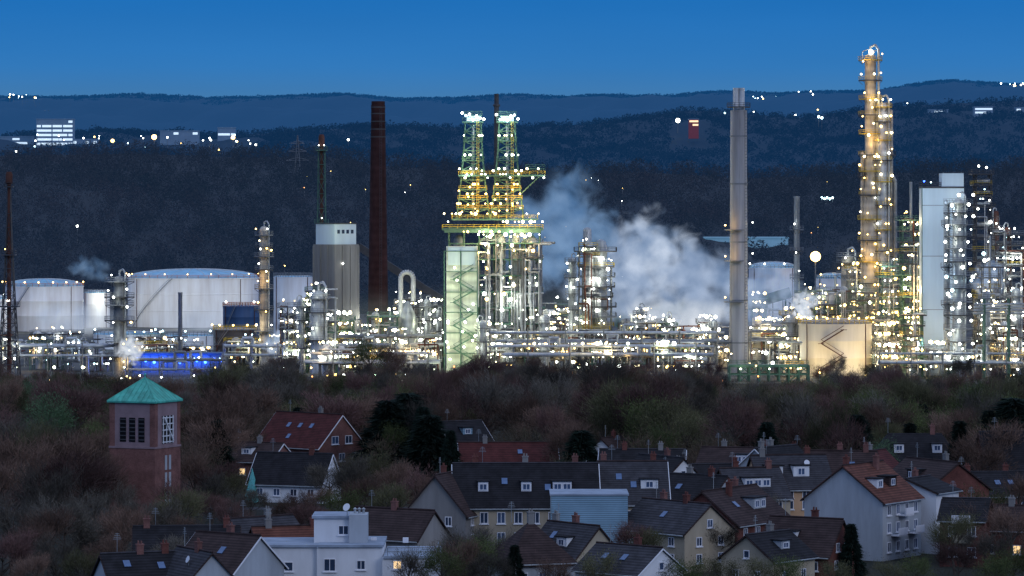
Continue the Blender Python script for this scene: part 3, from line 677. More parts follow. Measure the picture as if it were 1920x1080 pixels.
# blue hall
bh=thing('blue_lit_hall','low industrial hall flooded with bright blue light','hall',(xx(330,1105),1105,0)); s=1105/FP
MB().box(-85*s,85*s,0,10,0,zz(666,1105)).build('wall',MT['steel'],bh); MB().box(-86*s,86*s,-.5,10.5,zz(666,1105),zz(662,1105)).build('roof',MT['bluet'],bh)
for i in range(11):
    x=(-80+i*16)*s; MB().box(x-.15,x+.15,-.3,-.01,0,zz(667,1105)).build('pilaster',MT['bluet'],bh)
    lamp(bh,(x+1.2,-.9,zz(673+(i%3)*3,1105)),'b',.7,950)
    if i%3==1: lamp(bh,(x+.4,-.9,zz(672,1105)),'c',.3)
for i in range(6): MB().box((-80+i*28)*s,(-68+i*28)*s,-.12,-.01,1,4).build('gate',MT['steel'],bh)
# process clutter
U=[('dark low unit behind the left lattice mast',-10,50,628,1150),('small lit unit right of the left lattice mast',60,120,645,1120),('low unit left of the ringed dark column',130,205,636,1110),
('unit behind the blue lit hall',250,330,646,1180),('unit between thin grey stack and dark steel tank',345,410,648,1170),('low pipe unit under the slim yellow headed column',430,510,640,1160),
('yellow lit unit left of the white vessel cluster',528,575,575,1110),('white vessel cluster with many platforms in front of the silo',577,632,545,1105),('lit unit in front of the concrete silo',635,690,600,1120),
('lit unit in front of the brick chimney',690,745,592,1130),('bright unit right of the arched pipe',775,830,575,1140),('low bright unit left of the stair tower',735,825,630,1095),
('bright low unit at the foot of the derricks',900,960,618,1100),('white lit unit right of the derrick foot',960,1042,570,1135),('unit behind the long pipe rack, left of the reactor tower',1030,1085,600,1130),
('low unit in front of the reactor tower',1085,1160,618,1110),('low lit unit right of the reactor tower, in the steam',1160,1240,605,1140),('lit unit below the steam right of the middle pipe rack',1240,1310,612,1130),
('unit in the steam left of the tall concrete stack',1310,1368,605,1130),('unit right of the tall concrete stack behind the green trestle',1402,1470,610,1110),('yellow lit unit left of the cream tank with stair',1470,1500,590,1130),
('yellow lit unit behind the cream tank with stair',1500,1570,552,1170),('yellow lit unit between short fat column and tallest column',1570,1640,548,1170),('yellow lit unit at the foot of the tallest column',1630,1690,560,1150),
('low unit at the foot of the scaffold towers',1640,1720,640,1085),('bright unit right of the silver platform column',1830,1880,560,1090),('low bright unit at the right edge',1868,1930,610,1075),
('far unit left of the slim ribbed stack',1410,1480,560,1250),('far unit behind the steam near the conveyor',1180,1280,590,1260),('low far unit in front of the pale cone roofed tank',1500,1580,545,1260),
('row of low lit units between the white tanks and the silo',500,590,640,1220),('narrow unit behind the arched pipe',740,800,560,1200),
('dark unit behind the pipe rack at the chimney foot',640,730,620,1180),('far unit right of the derricks in the steam',1040,1100,570,1220),('low far unit among the left tanks',60,150,625,1260),('low far unit below the largest tank',230,330,632,1240),
('low front unit below the silo at the wood edge',600,680,655,1072),('low front unit under the middle of the long pipe rack',1110,1200,655,1075),('low front unit under the right part of the long pipe rack',1230,1330,655,1075),('low front unit right of the silver platform column',1740,1840,655,1072),
('yellow lit unit just left of the tallest column, above the cream tank',1590,1622,505,1200),('low unit between green trestle and cream tank',1455,1500,640,1075),('low unit right behind the cream tank with stair',1636,1664,600,1100)]
for i,(lb,a,c,yt,Y) in enumerate(U):
    left=c<520; yel=a>1430 and a<1700
    unit(lb,a,c,yt,Y,100+i,10,random.choice(['steel','steel','green','dark']),'yyymg' if yel else ('wmcgy' if left else 'wwmmgy'),18 if left else 46,2 if left else 4,800,ext=True)
for px,yt,w,Y,lb,k in [(597,545,30,1098,'fat silver vessel with lit top in front of the silo','w'),(565,560,12,1100,'thin silver column left of the fat silver vessel','g'),(800,560,10,1120,'thin white column left of the stair tower','w'),(822,580,8,1118,'thinnest white column touching the stair tower','w'),
  (905,600,16,1090,'short silver vessel at the right of the stair tower','w'),(1020,590,18,1105,'short white vessel right of the derrick foot','w'),(1200,575,12,1160,'short column standing in the steam','w'),(1252,590,10,1150,'slender column behind the long pipe rack, in steam','w'),(1338,598,14,1120,'squat column just left of the tall concrete stack','w'),
  (1483,590,20,1090,'rounded vessel just left of the cream tank with stair','y'),(1672,540,12,1120,'thin yellow lit column at the foot of the tallest column','y'),(160,640,14,1080,'short dark column left of the ringed column','g'),(1905,540,18,1085,'silver column at the right picture edge','w'),(1850,545,14,1075,'silver column right of the platform column','w')]:
    pl=[yt+14+q*26 for q in range(max(1,int((690-yt)/30)))]
    column('vessel_column',lb,'column',px,yt,w,Y,pl,'galv',k+'w',2,500,pr=1.0)
# steam
def steam(label,px,py,Y,wpx,hpx,dep,dens,colr,seed,thr=.5,tilt=0,gain=5,ns=2.2):
    s=Y/FP; me=bpy.data.meshes.new('steam'); b=MB(); n=16
    b.lathe(0,0,[(math.sin(PI*(i+.3)/12.6),-math.cos(PI*(i+.3)/12.6)) for i in range(13)],n); me.from_pydata(b.v,[],b.f)
    o=link('steam_cloud',me); o.location=(xx(px,Y),Y,zz(py,Y)); o.scale=(wpx/2*s,dep/2,hpx/2*s); o.rotation_euler=(0,R(tilt),0)
    tag(o,label,'steam')
    m=bpy.data.materials.new('steam'); m.use_nodes=True; nt=m.node_tree; N=nt.nodes; L=nt.links
    for x in list(N):
        if x.type!='OUTPUT_MATERIAL': N.remove(x)
    out=[x for x in N if x.type=='OUTPUT_MATERIAL'][0]
    tc=N.new('ShaderNodeTexCoord'); ln=N.new('ShaderNodeVectorMath'); ln.operation='LENGTH'; L.new(tc.outputs['Object'],ln.inputs[0])
    mp=N.new('ShaderNodeMapping'); mp.inputs['Location'].default_value=(seed*3.1,seed,seed*1.7); mp.inputs['Scale'].default_value=(1,.5,hpx/wpx); L.new(tc.outputs['Object'],mp.inputs['Vector'])
    nz=N.new('ShaderNodeTexNoise'); nz.inputs['Scale'].default_value=ns; nz.inputs['Detail'].default_value=6; nz.inputs['Roughness'].default_value=.56; nz.inputs['Distortion'].default_value=.5; L.new(mp.outputs[0],nz.inputs['Vector'])
    sq=N.new('ShaderNodeMath'); sq.operation='POWER'; sq.inputs[1].default_value=1.6; L.new(ln.outputs['Value'],sq.inputs[0])
    k=N.new('ShaderNodeMath'); k.operation='MULTIPLY_ADD'; k.inputs[1].default_value=-.40; k.inputs[2].default_value=.24-thr; L.new(sq.outputs[0],k.inputs[0])
    ad=N.new('ShaderNodeMath'); ad.operation='ADD'; L.new(nz.outputs['Fac'],ad.inputs[0]); L.new(k.outputs[0],ad.inputs[1])
    ga=N.new('ShaderNodeMath'); ga.operation='MULTIPLY'; ga.use_clamp=True; ga.inputs[1].default_value=gain; L.new(ad.outputs[0],ga.inputs[0])
    p2=N.new('ShaderNodeMath'); p2.operation='POWER'; p2.inputs[1].default_value=1.7; L.new(ga.outputs[0],p2.inputs[0])
    de=N.new('ShaderNodeMath'); de.operation='MULTIPLY'; de.inputs[1].default_value=dens; L.new(p2.outputs[0],de.inputs[0])
    ab=N.new('ShaderNodeVolumeAbsorption'); ab.inputs['Color'].default_value=(0,0,0,1); L.new(de.outputs[0],ab.inputs['Density'])
    em=N.new('ShaderNodeEmission'); L.new(de.outputs[0],em.inputs['Strength'])
    n2=N.new('ShaderNodeTexNoise'); n2.inputs['Scale'].default_value=3.4; n2.inputs['Detail'].default_value=5; L.new(mp.outputs[0],n2.inputs['Vector'])
    sp=N.new('ShaderNodeSeparateXYZ'); L.new(tc.outputs['Object'],sp.inputs[0])
    mz=N.new('ShaderNodeMath'); mz.operation='MULTIPLY_ADD'; mz.inputs[1].default_value=-.1; L.new(sp.outputs[2],mz.inputs[0]); L.new(n2.outputs['Fac'],mz.inputs[2])  # emission colour paints the billow shading, brighter below as if lit by lamps
    cr=N.new('ShaderNodeValToRGB'); cr.color_ramp.elements[0].position=.34; cr.color_ramp.elements[1].position=.66
    cr.color_ramp.elements[0].color=(*colr[0],1); cr.color_ramp.elements[1].color=(*colr[1],1)
    L.new(mz.outputs[0],cr.inputs['Fac']); L.new(cr.outputs[0],em.inputs['Color'])
    as_=N.new('ShaderNodeAddShader'); L.new(ab.outputs[0],as_.inputs[0]); L.new(em.outputs[0],as_.inputs[1]); L.new(as_.outputs[0],out.inputs['Volume'])
    me.materials.append(m); m.cycles.emission_sampling='NONE'; m.cycles.volume_step_rate=.8
BL=((.08,.18,.36),(.22,.36,.58)); WH=((.20,.30,.48),(.66,.75,.90)); GR=((.14,.23,.40),(.44,.54,.72)); PW=((.38,.46,.58),(.90,.94,1.0)); GL=((.22,.22,.17),(.50,.48,.34)); GW=((.22,.26,.26),(.48,.54,.50))
steam('blue grey steam plume drifting up right of the derricks',1050,440,1210,240,330,34,.15,BL,1,.47,20)
steam('bright billowing steam cloud in the middle above the pipe rack',1222,490,1230,260,230,40,.18,WH,2,.495,25,ns=2.6)
steam('grey steam billow left of the tall concrete stack',1325,535,1220,270,230,40,.13,GR,3,.49,ns=2.6)
steam('low grey steam right of the reactor tower',1140,530,1230,250,260,36,.10,GR,4,.47,15)
steam('low bright steam bank just above the long silver pipe rack',1270,590,1200,280,90,24,.18,PW,13,.48,ns=3)
steam('faint steam veil around the tall concrete stack',1430,560,1240,190,180,40,.10,GR,5,.48)
steam('small white steam puff right of the tall concrete stack',1508,575,1110,64,84,10,.8,PW,6,.475,20,ns=2.4)
steam('small white steam puff beside the ringed dark column',244,655,1062,70,76,8,.8,PW,7,.49,20,ns=2.4)
steam('pale steam wisp below the slim yellow headed column',515,648,1130,80,90,10,.4,WH,8,.49)
steam('grey steam wisp at the right between the rusty columns',1853,525,1105,80,110,12,.35,GR,9,.48,20)
steam('faint dark steam over the left white tank',170,505,1620,110,70,30,.05,BL,10,.49)
steam('thin steam haze low between the left tanks',140,600,1380,260,90,40,.03,WH,11,.44,gain=4)
steam('blue white steam haze over the low tanks at left',380,605,1420,330,110,40,.02,WH,12,.44,gain=4)
steam('white steam low behind the tall white lit units at right',1640,545,1260,90,70,20,.25,WH,14,.48)
steam('thin glowing mist added to lift the dark gaps over the middle of the plant',960,600,1150,620,190,40,.009,GW,15,.36,gain=3)  # self-glowing volumes added to lift dark gaps, like lamp glow; next two also
steam('thin warm glowing mist added around the yellow lit towers at right',1690,570,1125,330,330,36,.010,GL,16,.36,gain=3)
steam('thin glowing mist added at the foot of the silo and brick chimney',680,615,1125,320,170,30,.009,GW,17,.36,gain=3)
# ============================================================ HOUSES
WC={}
def wmesh(w,h,kind):
    k=(round(w,1),round(h,1),kind)
    if k not in WC:
        t=.1; f=MB().box(-w/2,w/2,-.09,.01,-h/2,-h/2+t).box(-w/2,w/2,-.09,.01,h/2-t,h/2).box(-w/2,-w/2+t,-.09,.01,-h/2+t,h/2-t).box(w/2-t,w/2,-.09,.01,-h/2+t,h/2-t)
        if w>.9: f.box(-.04,.04,-.08,.01,-h/2+t,h/2-t)
        fm=bpy.data.meshes.new('window'); fm.from_pydata(f.v,[],f.f); fm.materials.append(MT['frame'])
        p=MB().box(-w/2+t,w/2-t,-.04,.005,-h/2+t,h/2-t); pm=bpy.data.meshes.new('pane'); pm.from_pydata(p.v,[],p.f); pm.materials.append(MT[kind])
        q=MB().box(-w/2-.12,w/2+.12,-.2,.0,-h/2-.14,-h/2-.003); qm=bpy.data.meshes.new('sill'); qm.from_pydata(q.v,[],q.f); qm.materials.append(MT['frame'])
        WC[k]=(fm,pm,qm)
    return WC[k]
HR=random.Random(99)
def window(root,x,y,z,w,h,rz,lit=0.05,sill=True):
    kind='warm' if HR.random()<lit*.35 else HR.choice(['pane','pane','paneb'])
    f,p,q=wmesh(w,h,kind); o=link('window',f,root,(x,y,z),rz); link('pane',p,o)
    if sill: link('sill',q,o)
def house(label,px,Y,L,W,eave,ridge,rot,wall='render_w',roof='roofd',wins=(),chim=(),dorm=(),sky=(),hip=0,cat='house',name='house',dish=False,balc=()):
    root=thing(name,label,cat,(xx(px,Y),Y,0),R(rot)); sl_=(ridge-eave)/(W/2); o=.45
    a=W/2+o; ze=eave-o*sl_; th=.22
    if hip:
        MB().box(-L/2,L/2,-W/2,W/2,0,eave).build('wall',MT[wall],root)
        e=L/2+o; rd=L/2-hip
        vs=[(-e,-a,ze),(e,-a,ze),(e,a,ze),(-e,a,ze),(-rd,0,ridge),(rd,0,ridge),(-e,-a,ze-.2),(e,-a,ze-.2),(e,a,ze-.2),(-e,a,ze-.2)]
        rf=MB().add(vs,[(0,1,5,4),(1,2,5),(2,3,4,5),(3,0,4),(9,8,7,6),(6,7,1,0),(7,8,2,1),(8,9,3,2),(9,6,0,3)]).build('roof',MT[roof],root)
    else:
        pr=[(-W/2,0),(W/2,0),(W/2,eave),(0,ridge),(-W/2,eave)]
        vs=[(-L/2,y,z) for y,z in pr]+[(L/2,y,z) for y,z in pr]
        MB().add(vs,[(0,4,3,2,1),(5,6,7,8,9)]+[(i,(i+1)%5,5+(i+1)%5,5+i) for i in range(5)]).build('wall',MT[wall],root)
        e=L/2+.25; pf=[(-a,ze+.03),(0,ridge+.03),(a,ze+.03),(a,ze+th),(0,ridge+th+.05),(-a,ze+th)]
        vs=[(-e,y,z) for y,z in pf]+[(e,y,z) for y,z in pf]
        rf=MB().add(vs,[(0,5,4,1),(1,4,3,2),(6,7,10,11),(7,8,9,10)]+[(i,6+i,6+(i+1)%6,(i+1)%6) for i in range(6)]).build('roof',MT[roof],root)
        b=MB().tube((-e,0,ridge+th+.08),(e,0,ridge+th+.08),.13,n=6); b.build('ridge_tile',MT['roofb' if roof!='roofd' else 'roofg'],rf)
        b=MB()
        for sx in(-1,1):
            for sy in(-1,1): b.tube((sx*(e+.04),sy*a,ze+.05),(sx*(e+.04),0,ridge+.08),.1,n=4)
        b.build('verge_board',MT['frame'] if HR.random()<.35 else MT['roofb'],rf)
    for sy in(-1,1):
        MB().tube((-L/2-.2,sy*(a+.08),ze+.05),(L/2+.2,sy*(a+.08),ze+.05),.09,n=5).build('gutter',MT['galv'],rf)
    for (fc,n,zl,w,h,lit) in wins:
        for z in zl:
            for i in range(n):
                t=(i+.5)/n-.5
                if fc in'FB':
                    x=t*(L-1.0); sg=-1 if fc=='F' else 1; window(root,x,sg*W/2,z,w,h,0 if fc=='F' else PI,lit)
                else:
                    wd=W-1.2
                    if z>eave-.5: wd=W*(ridge-z)/(ridge-eave)*.75
                    y=t*wd; sg=-1 if fc=='L' else 1; window(root,sg*L/2,y,z,w,h,-PI/2 if fc=='L' else PI/2,lit)
    for (x,y) in chim:
        zr=ridge-abs(y)*sl_; b=MB().box(x-.4,x+.4,y-.3,y+.3,zr-.6,ridge+1.1).box(x-.46,x+.46,y-.36,y+.36,ridge+1.1,ridge+1.25).lathe(x-.18,y,[(.12,ridge+1.25),(.1,ridge+1.65)],8).lathe(x+.18,y,[(.12,ridge+1.25),(.1,ridge+1.6)],8)
        b.build('chimney',MT[HR.choice(['brick','brickl','conc'])],rf)
    for (x,sy,t) in sky:
        y=sy*W/2*t; z=ridge-abs(y)*sl_+th+.12; th_=math.atan(sl_)
        b=MB().box(-.4,.4,-.55,.55,-.05,.05); sk=b.build('skylight',MT['paneb'],rf); sk.location=(x,y,z); sk.rotation_euler=(-sy*th_,0,0)
    for (x,w,h,m) in dorm:
        yf=-W/2+W*.16; zb=eave+(W*.16)*sl_+.1; zt_=min(zb+h,ridge-.15); yb=-(ridge-zt_)/sl_
        d=MB().box(x-w/2,x+w/2,yf,min(-.05,yb+.3),zb-.5,zt_).build('dormer',MT[m],root)
        MB().box(x-w/2-.2,x+w/2+.2,yf-.25,min(-.02,yb+.4),zt_,zt_+.14).build('dormer_roof',MT['roofd'],d)
        n=max(1,int(w/1.3))
        for i in range(n):
            f,p,q=wmesh(min(1.1,w/n-.2),h*.62,'paneb'); link('window_frame',f,d,(x-w/2+w*(i+.5)/n,yf,(zb+zt_)/2)); link('pane',p,d,(x-w/2+w*(i+.5)/n,yf,(zb+zt_)/2))
    for (x,z,w) in balc:
        MB().box(x-w/2,x+w/2,-W/2-1.2,-W/2-.01,z-.15,z).box(x-w/2,x+w/2,-W/2-1.25,-W/2-1.15,z,z+.95).build('balcony',MT['render_b' if HR.random()<.5 else 'frame'],root)
    if dish:
        MB().lathe(0,0,[(.05,0),(.3,.06),(.42,.16)],12).build('satellite_dish',MT['frame'],root,loc=(L*.2,-W*.2,ridge-W*.2*sl_+.9)).rotation_euler=(R(70),0,0)
        MB().tube((L*.2,-W*.2,ridge-W*.25*sl_),(L*.2,-W*.2,ridge-W*.2*sl_+.9),.05,n=4).build('dish_pole',MT['steel'],root)
    b=MB().tube((-L*.3,0,ridge),(-L*.3,0,ridge+2.6),.035,n=3)
    for q in range(4): b.tube((-L*.3-.5+q*.08,0,ridge+1.9+q*.2),(-L*.3+.5-q*.08,0,ridge+1.9+q*.2),.025,n=3)
    b.build('roof_antenna',MT['galv'],rf)
    return root
KEEP=[]
def keep(x0,x1,y0,y1,Y): KEEP.append((x0,x1,y0,y1,Y))
hz=zz
house('big grey gabled house with red roof and white side with balconies at lower right',1618,512,11.5,12,8.0,hz(872,512),57,'render_g','roofo',[('F',4,[1.8,4.4,6.8],1.1,1.4,.05)],[(2,-1),(-3,1)],[(1,2.2,1.5,'roofb'),(-2.8,1.8,1.4,'render_w')],balc=((-2,3.4,2.6),(3,3.4,2.6),(0,6,2.4)));keep(1520,1755,875,1050,512)
house('white rendered narrow house joined to the right side of the big grey gabled house',1722,520,7,9,8.4,hz(898,520),57,'render_w','roofd',[('F',2,[1.8,4.4,6.8],1.1,1.4,.05)],[(0,.5)],balc=((1,3.4,2.2),(1,6,2.2)))
house('dark red brick gabled house behind the big grey gabled house',1748,545,13,11,7,hz(868,542),-62,'brick','roofb',[('F',3,[2,5],1.1,1.3,0),('R',2,[2,5],1.0,1.2,.1)],[(2,1)],[(0,2,1.4,'roofd')]);keep(1690,1800,872,1020,540)
house('reddish house with dark roof and balconies at the right of the gabled pair',1812,500,6,8,6.2,hz(938,500),-15,'brick','roofd',[('F',2,[2,4.8],1.2,1.3,.4)],balc=((0,3.4,2.5),(0,6,2.5)));keep(1775,1835,940,1040,500)
house('brown brick gabled house with long brown roof, left of the big grey gabled house',1368,505,15,10.5,5.6,hz(915,508),58,'brick','roofb',[('F',4,[2,4.4],1.1,1.3,.08),('L',1,[7.4],.9,1.1,0)],[(3,.8),(-2,-1)],[(2,3.4,1.6,'render_g')],[(-3,-1,.5)],balc=((0,3,3),));keep(1278,1460,918,1050,505)
house('low dark red roofed house with white dormer in front, between two gabled houses',1512,482,10,8,3.4,hz(974,482),-30,'brick','roofb',[('F',3,[1.9],1.1,1.2,.1),('R',2,[2,4.2],1,1.1,0)],[(1,.5)],[(-1.5,2.6,1.3,'render_w')]);keep(1460,1575,975,1080,482)
house('white rendered house with dormers and peach lower storey',1478,548,11,10,7.0,hz(856,548),12,'render_p','roofg',[('F',4,[2,4.6,6.2],1.2,1.3,.06)],[(3,.5),(-4,0)],[(-3,2.4,1.7,'render_w'),(1,2.4,1.7,'render_w')],dish=True);keep(1418,1545,862,975,548)
house('grey gable ended house with pale chimney behind the peach storey house',1455,568,11,10,7.2,hz(840,568),52,'render_g','roofd',[('L',1,[8.5],.9,1.1,0),('F',3,[3,6],1.1,1.3,0)],[(-4,0),(0,1)],[(0,2,1.4,'render_w')]);keep(1405,1500,845,900,568)
house('dark roofed house with two antennas right of the grey gable ended house',1550,572,15,10,6.4,hz(848,572),-8,'render_g','roofb',[('F',5,[3,5.2],1.1,1.3,.05)],[(-5,0),(2,.5),(6,0)],[(-2,2,1.4,'roofg')],[(4,-1,.5)]);keep(1490,1600,853,900,572)
house('pale house with flat dormer behind the long brown roof',1405,542,9,9,6.0,hz(880,542),20,'render_b','roofg',[('F',3,[2.2,4.8],1.1,1.3,.1)],[(-2,.5),(3,0)],[(0,4,1.5,'render_w')]);keep(1365,1440,880,930,542)
house('dark steep roofed house filling the gap left of the brown brick house',1290,540,13,10,5.6,hz(892,540),-35,'render_g','roofd',[('F',3,[2.2,4.6],1.1,1.3,.05),('R',1,[6.6],.9,1,0)],[(0,.5),(4,0)],sky=[(0,-1,.5)]);keep(1240,1345,895,940,540)
house('house with gable turned to the right behind the slate roofed terrace end',1240,575,11,9,5.6,hz(858,575),-55,'render_w','roofd',[('R',2,[2.2,4.8],1,1.2,.05),('R',1,[7.2],.9,1,0),('F',3,[4.6],1.1,1.2,0)],[(1,.4)],[(0,2.4,1.4,'roofg')]);keep(1200,1285,860,900,575)
house('brown roofed house with pale dormer behind the flat dormer house',1390,612,13,10,5,hz(842,612),-18,'render_b','roofb',[('F',4,[2.2,4.4],1.1,1.2,.1)],[(-3,.4),(4,0)],[(1,2.6,1.5,'render_w')]);keep(1340,1430,845,885,612)
house('narrow gabled house behind the roofs left of the hipped roof house',1635,592,10,8,5.4,hz(848,592),60,'render_g','roofr',[('L',2,[2.2,4.6],1,1.1,.0),('F',2,[4.4],1,1.1,0)],[(0,.4)]);keep(1600,1670,850,880,592)
house('dark roofed house with skylights just before the right edge trees',1850,560,13,10,5,hz(888,560),8,'brickl','roofd',[('F',4,[2.2,4.2],1.1,1.2,.15)],[(-3,0),(3,.4)],[(-3,2.2,1.4,'render_w')],[(1,-1,.5),(3,-1,.5)]);keep(1805,1900,890,925,560)
house('slate roofed house with white gable at the bottom right of centre',1180,452,10,8.5,3.9,hz(1026,452),-42,'render_w','roofg',[('F',3,[1.8],1.1,1.2,0),('R',2,[1.8],1,1.2,.3),('R',1,[4.6],.9,1,0)],[(1,.4)],sky=[(-2,-1,.5),(1,-1,.5)])
house('steep brown roofed house with dormer squeezed before the gabled house row',1440,470,9,8,3.8,hz(1002,470),50,'render_b','roofd',[('L',2,[1.8],1,1.2,.1),('L',1,[4.4],.9,1,0),('F',2,[1.8],1,1.2,0)],[(1,.4)],[(0,1.8,1.2,'render_g')])
house('long beige terrace house with dark steep roof and three white dormers',985,523,20,11,6.4,hz(872,523),2,'render_b','roofd',[('F',8,[2.0,4.8],1.15,1.6,.08)],[(-7,.3),(0,.3),(7,.3)],[(-6,1.4,1.5,'frame'),(0,1.4,1.5,'frame'),(5,2.6,1.5,'frame')],[(-3,-1,.45),(3,-1,.6)]);keep(862,1120,875,1020,523)
house('terrace house with lighter slate roof adjoining the long beige terrace',1185,526,9.5,11,6.6,hz(868,526),2,'render_b','roofg',[('F',4,[2.0,4.8],1.15,1.6,.05)],[(-4,.3),(3,.3)],[(2.2,2.4,1.4,'render_w')],[(-2,-1,.4),(0,-1,.6)]);keep(1120,1250,870,1000,526)
house('sooty gabled house end left of the long beige terrace',838,520,9,9,5.5,hz(890,520),70,'conc','roofb',[('L',2,[2,4.5],1,1.3,.0),('F',2,[2,4.5],1,1.3,0)],[(0,.5)]);keep(808,868,895,1010,520)
fb=thing('flank_building','windowless blue grey clad building block in front of the terrace','building',(xx(1104,500),500,0))
MB().box(-5.1,5.1,-4,5,0,hz(925,500)).build('wall',MT['render_bl'],fb); MB().box(-5.25,5.25,-4.15,5.15,hz(925,500),hz(922,500)).build('roof',MT['flat'],fb); keep(1033,1178,923,1010,500)
MB().box(-5.16,-5.1,-4.2,-3.9,0,hz(925,500)).build('downpipe',MT['galv'],fb)
house('white gabled house with dark slate roof right of the blue grey block',1268,495,13,9,5.2,hz(943,495),-50,'render_b','roofg',[('F',3,[1.8,4.0],1.1,1.2,0),('R',2,[1.8,4.0],1,1.2,.05),('R',1,[6.3],1,1.1,.05)],[(2,0),(-3,.5)],sky=[(0,-1,.5)]);keep(1178,1342,945,1070,495)
house('small house with pale gable and grey roof in front of the blue grey block',1075,470,10,8,3.8,hz(985,470),-52,'render_b','roofg',[('F',2,[1.8],1.1,1.2,0),('R',2,[1.8],1.1,1.2,.0),('R',1,[4.4],.9,1,0)],[(0,.4),(-4,.4)],[(1,2,1.3,'render_w')],sky=[(-2,-1,.4)]);keep(1010,1130,980,1080,470)
house('small house with hipped dark brown roof left of the small pale gabled house',995,466,8.5,8.5,4.0,hz(978,466),20,'render_g','roofb',[('F',3,[2],1.1,1.2,.1)],[(0,0)],hip=4);keep(958,1050,975,1080,466)
house('red roofed house with lit white gable windows near the church tower',580,698,17,12,3.8,hz(777,698),-42,'brickl','roofr',[('R',3,[1.8],1.5,1.5,.1),('R',2,[5.0],1.8,1.5,0),('F',4,[1.8],1.3,1.3,.1)],[(2,1)],[],[(-3,-1,.4),(0,-1,.4),(3,-1,.4),(-1,-1,.75)]);keep(480,668,778,850,690)
house('dark roofed house at the left of the red roofed house',478,655,11,9,3.8,hz(832,655),-25,'brickl','roofb',[('F',3,[2],1.2,1.2,.2)],[(1,0)],[(0,2,1.3,'render_w')]);keep(443,520,835,890,655)
wh=house('white gabled house with dark roof and pale green glazed gable corner',553,610,13,8,3.2,hz(852,610),-20,'render_w','roofd',[('F',4,[1.7],1.2,1.2,.1)],[(3,0)]);keep(483,612,855,905,610)
gp=MB(); gp.add([(-6.9,-5,0),(-4.6,-5,0),(-5.75,-4.2,5.6),(-6.9,-3.2,0),(-4.6,-3.2,0)],[(0,1,2),(1,4,2),(4,3,2),(3,0,2),(0,3,4,1)]); gp.build('glazed_spire',M('teal_glass',(.12,.45,.42),.3),wh)
house('long brown red roof between the evergreens',952,655,17,9,3.4,hz(832,655),4,'brickl','roofr',[('F',4,[2],1.2,1.2,.1)],[(-4,0)],sky=[(2,-1,.5)]);keep(890,1016,833,868,655)
house('dark house with blue dormer behind the big evergreen',862,700,9,9,4.4,hz(792,700),30,'brick','roofd',[('F',2,[2],1.1,1.2,0)],dorm=[(0,2,1.4,'render_bl')]);keep(835,885,795,840,700)
house('small white gable peeping between trees behind the terrace',1146,690,8,6.5,2.6,hz(822,690),62,'render_w','roofb',[('L',1,[3.2],1,1.1,.0)],[(1,0)]);keep(1125,1168,820,850,690)
house('dark roofed house behind the lighter slate terrace',1205,622,14,10,4.4,hz(845,622),-5,'brick','roofd',[('F',5,[2],1.1,1.2,.1)],[(-3,0),(3,0)],sky=[(0,-1,.5),(4,-1,.5)]);keep(1150,1270,846,880,622)
house('dark roofed house with small pale side in front of the wood, right of the terraces',1330,575,13,10,4.6,hz(873,575),14,'render_g','roofd',[('F',5,[2,4],1.1,1.2,.05)],[(-5,0),(4,0)],[(3,2,1.3,'render_w')]);keep(1275,1390,875,915,575)
house('house with dark hipped roof and two small white dormers at right',1715,630,15,11,5.4,hz(812,630),0,'brickl','roofd',[('F',5,[2,4.2],1.2,1.2,.1)],[(3,0)],[(-3,1.6,1.4,'frame'),(3.4,1.6,1.4,'frame')],hip=3);keep(1650,1785,812,870,630)
house('dark house at the right edge with a yellow lit window',1905,600,12,9,6,hz(812,600),10,'brick','roofd',[('F',3,[2,4.4],1.1,1.2,.9)]);keep(1878,1925,812,868,600)
house('dark slate roof low at the lower left corner',262,432,9,8,4.6,hz(1040,432),22,'render_g','roofd',[('F',4,[2],1.1,1.2,0)],[(0,0),(3,0)],sky=[(2,-1,.5),(-2,-1,.4)])
house('brown tiled roof left of the white modern building',428,450,10,9,4.4,hz(1004,450),-38,'render_g','roofb',[('F',3,[2],1.1,1.2,0),('R',2,[2],1.1,1.2,0)],[(0,.4)],[],[(1,-1,.5)])
house('small dark gable roof in front of the brown tiled roof',365,430,9,8,4.0,hz(1034,430),-60,'render_g','roofg',[('R',1,[2],1.1,1.2,0)],[(1,0)],dish=True)
house('dark long roof behind the brown tiled roof at lower left',350,470,13,9,3.8,hz(990,470),5,'brick','roofd',[('F',4,[2],1.1,1.2,.1)],[(5,0),(-5,0)],sky=[(1,-1,.5)]);keep(270,450,992,1030,470)
house('house with dark gabled roof directly behind the penthouse of the white building',740,496,12,8,4.2,hz(957,496),-30,'conc','roofb',[('F',3,[2.4],1.1,1.2,0)],[(0,0)]);keep(690,800,960,1010,496)
house('orange brown roof between the white building and the brown tiled roof',545,484,10,8,3.2,hz(990,484),18,'brick','roofo',[('F',3,[2],1.1,1.2,0)],[(-3,0),(3,0)])
house('grey gabled roof behind the orange brown roof',490,500,10,8,3.0,hz(972,500),40,'render_w','roofg',[('F',3,[1.8],1.1,1.2,0)],[(1,0)])
house('dark roofed house half hidden by trees at the lower right edge',1870,505,12,9,4.6,hz(950,505),-20,'brick','roofb',[('F',3,[2],1.1,1.2,.4)],[(2,0)])
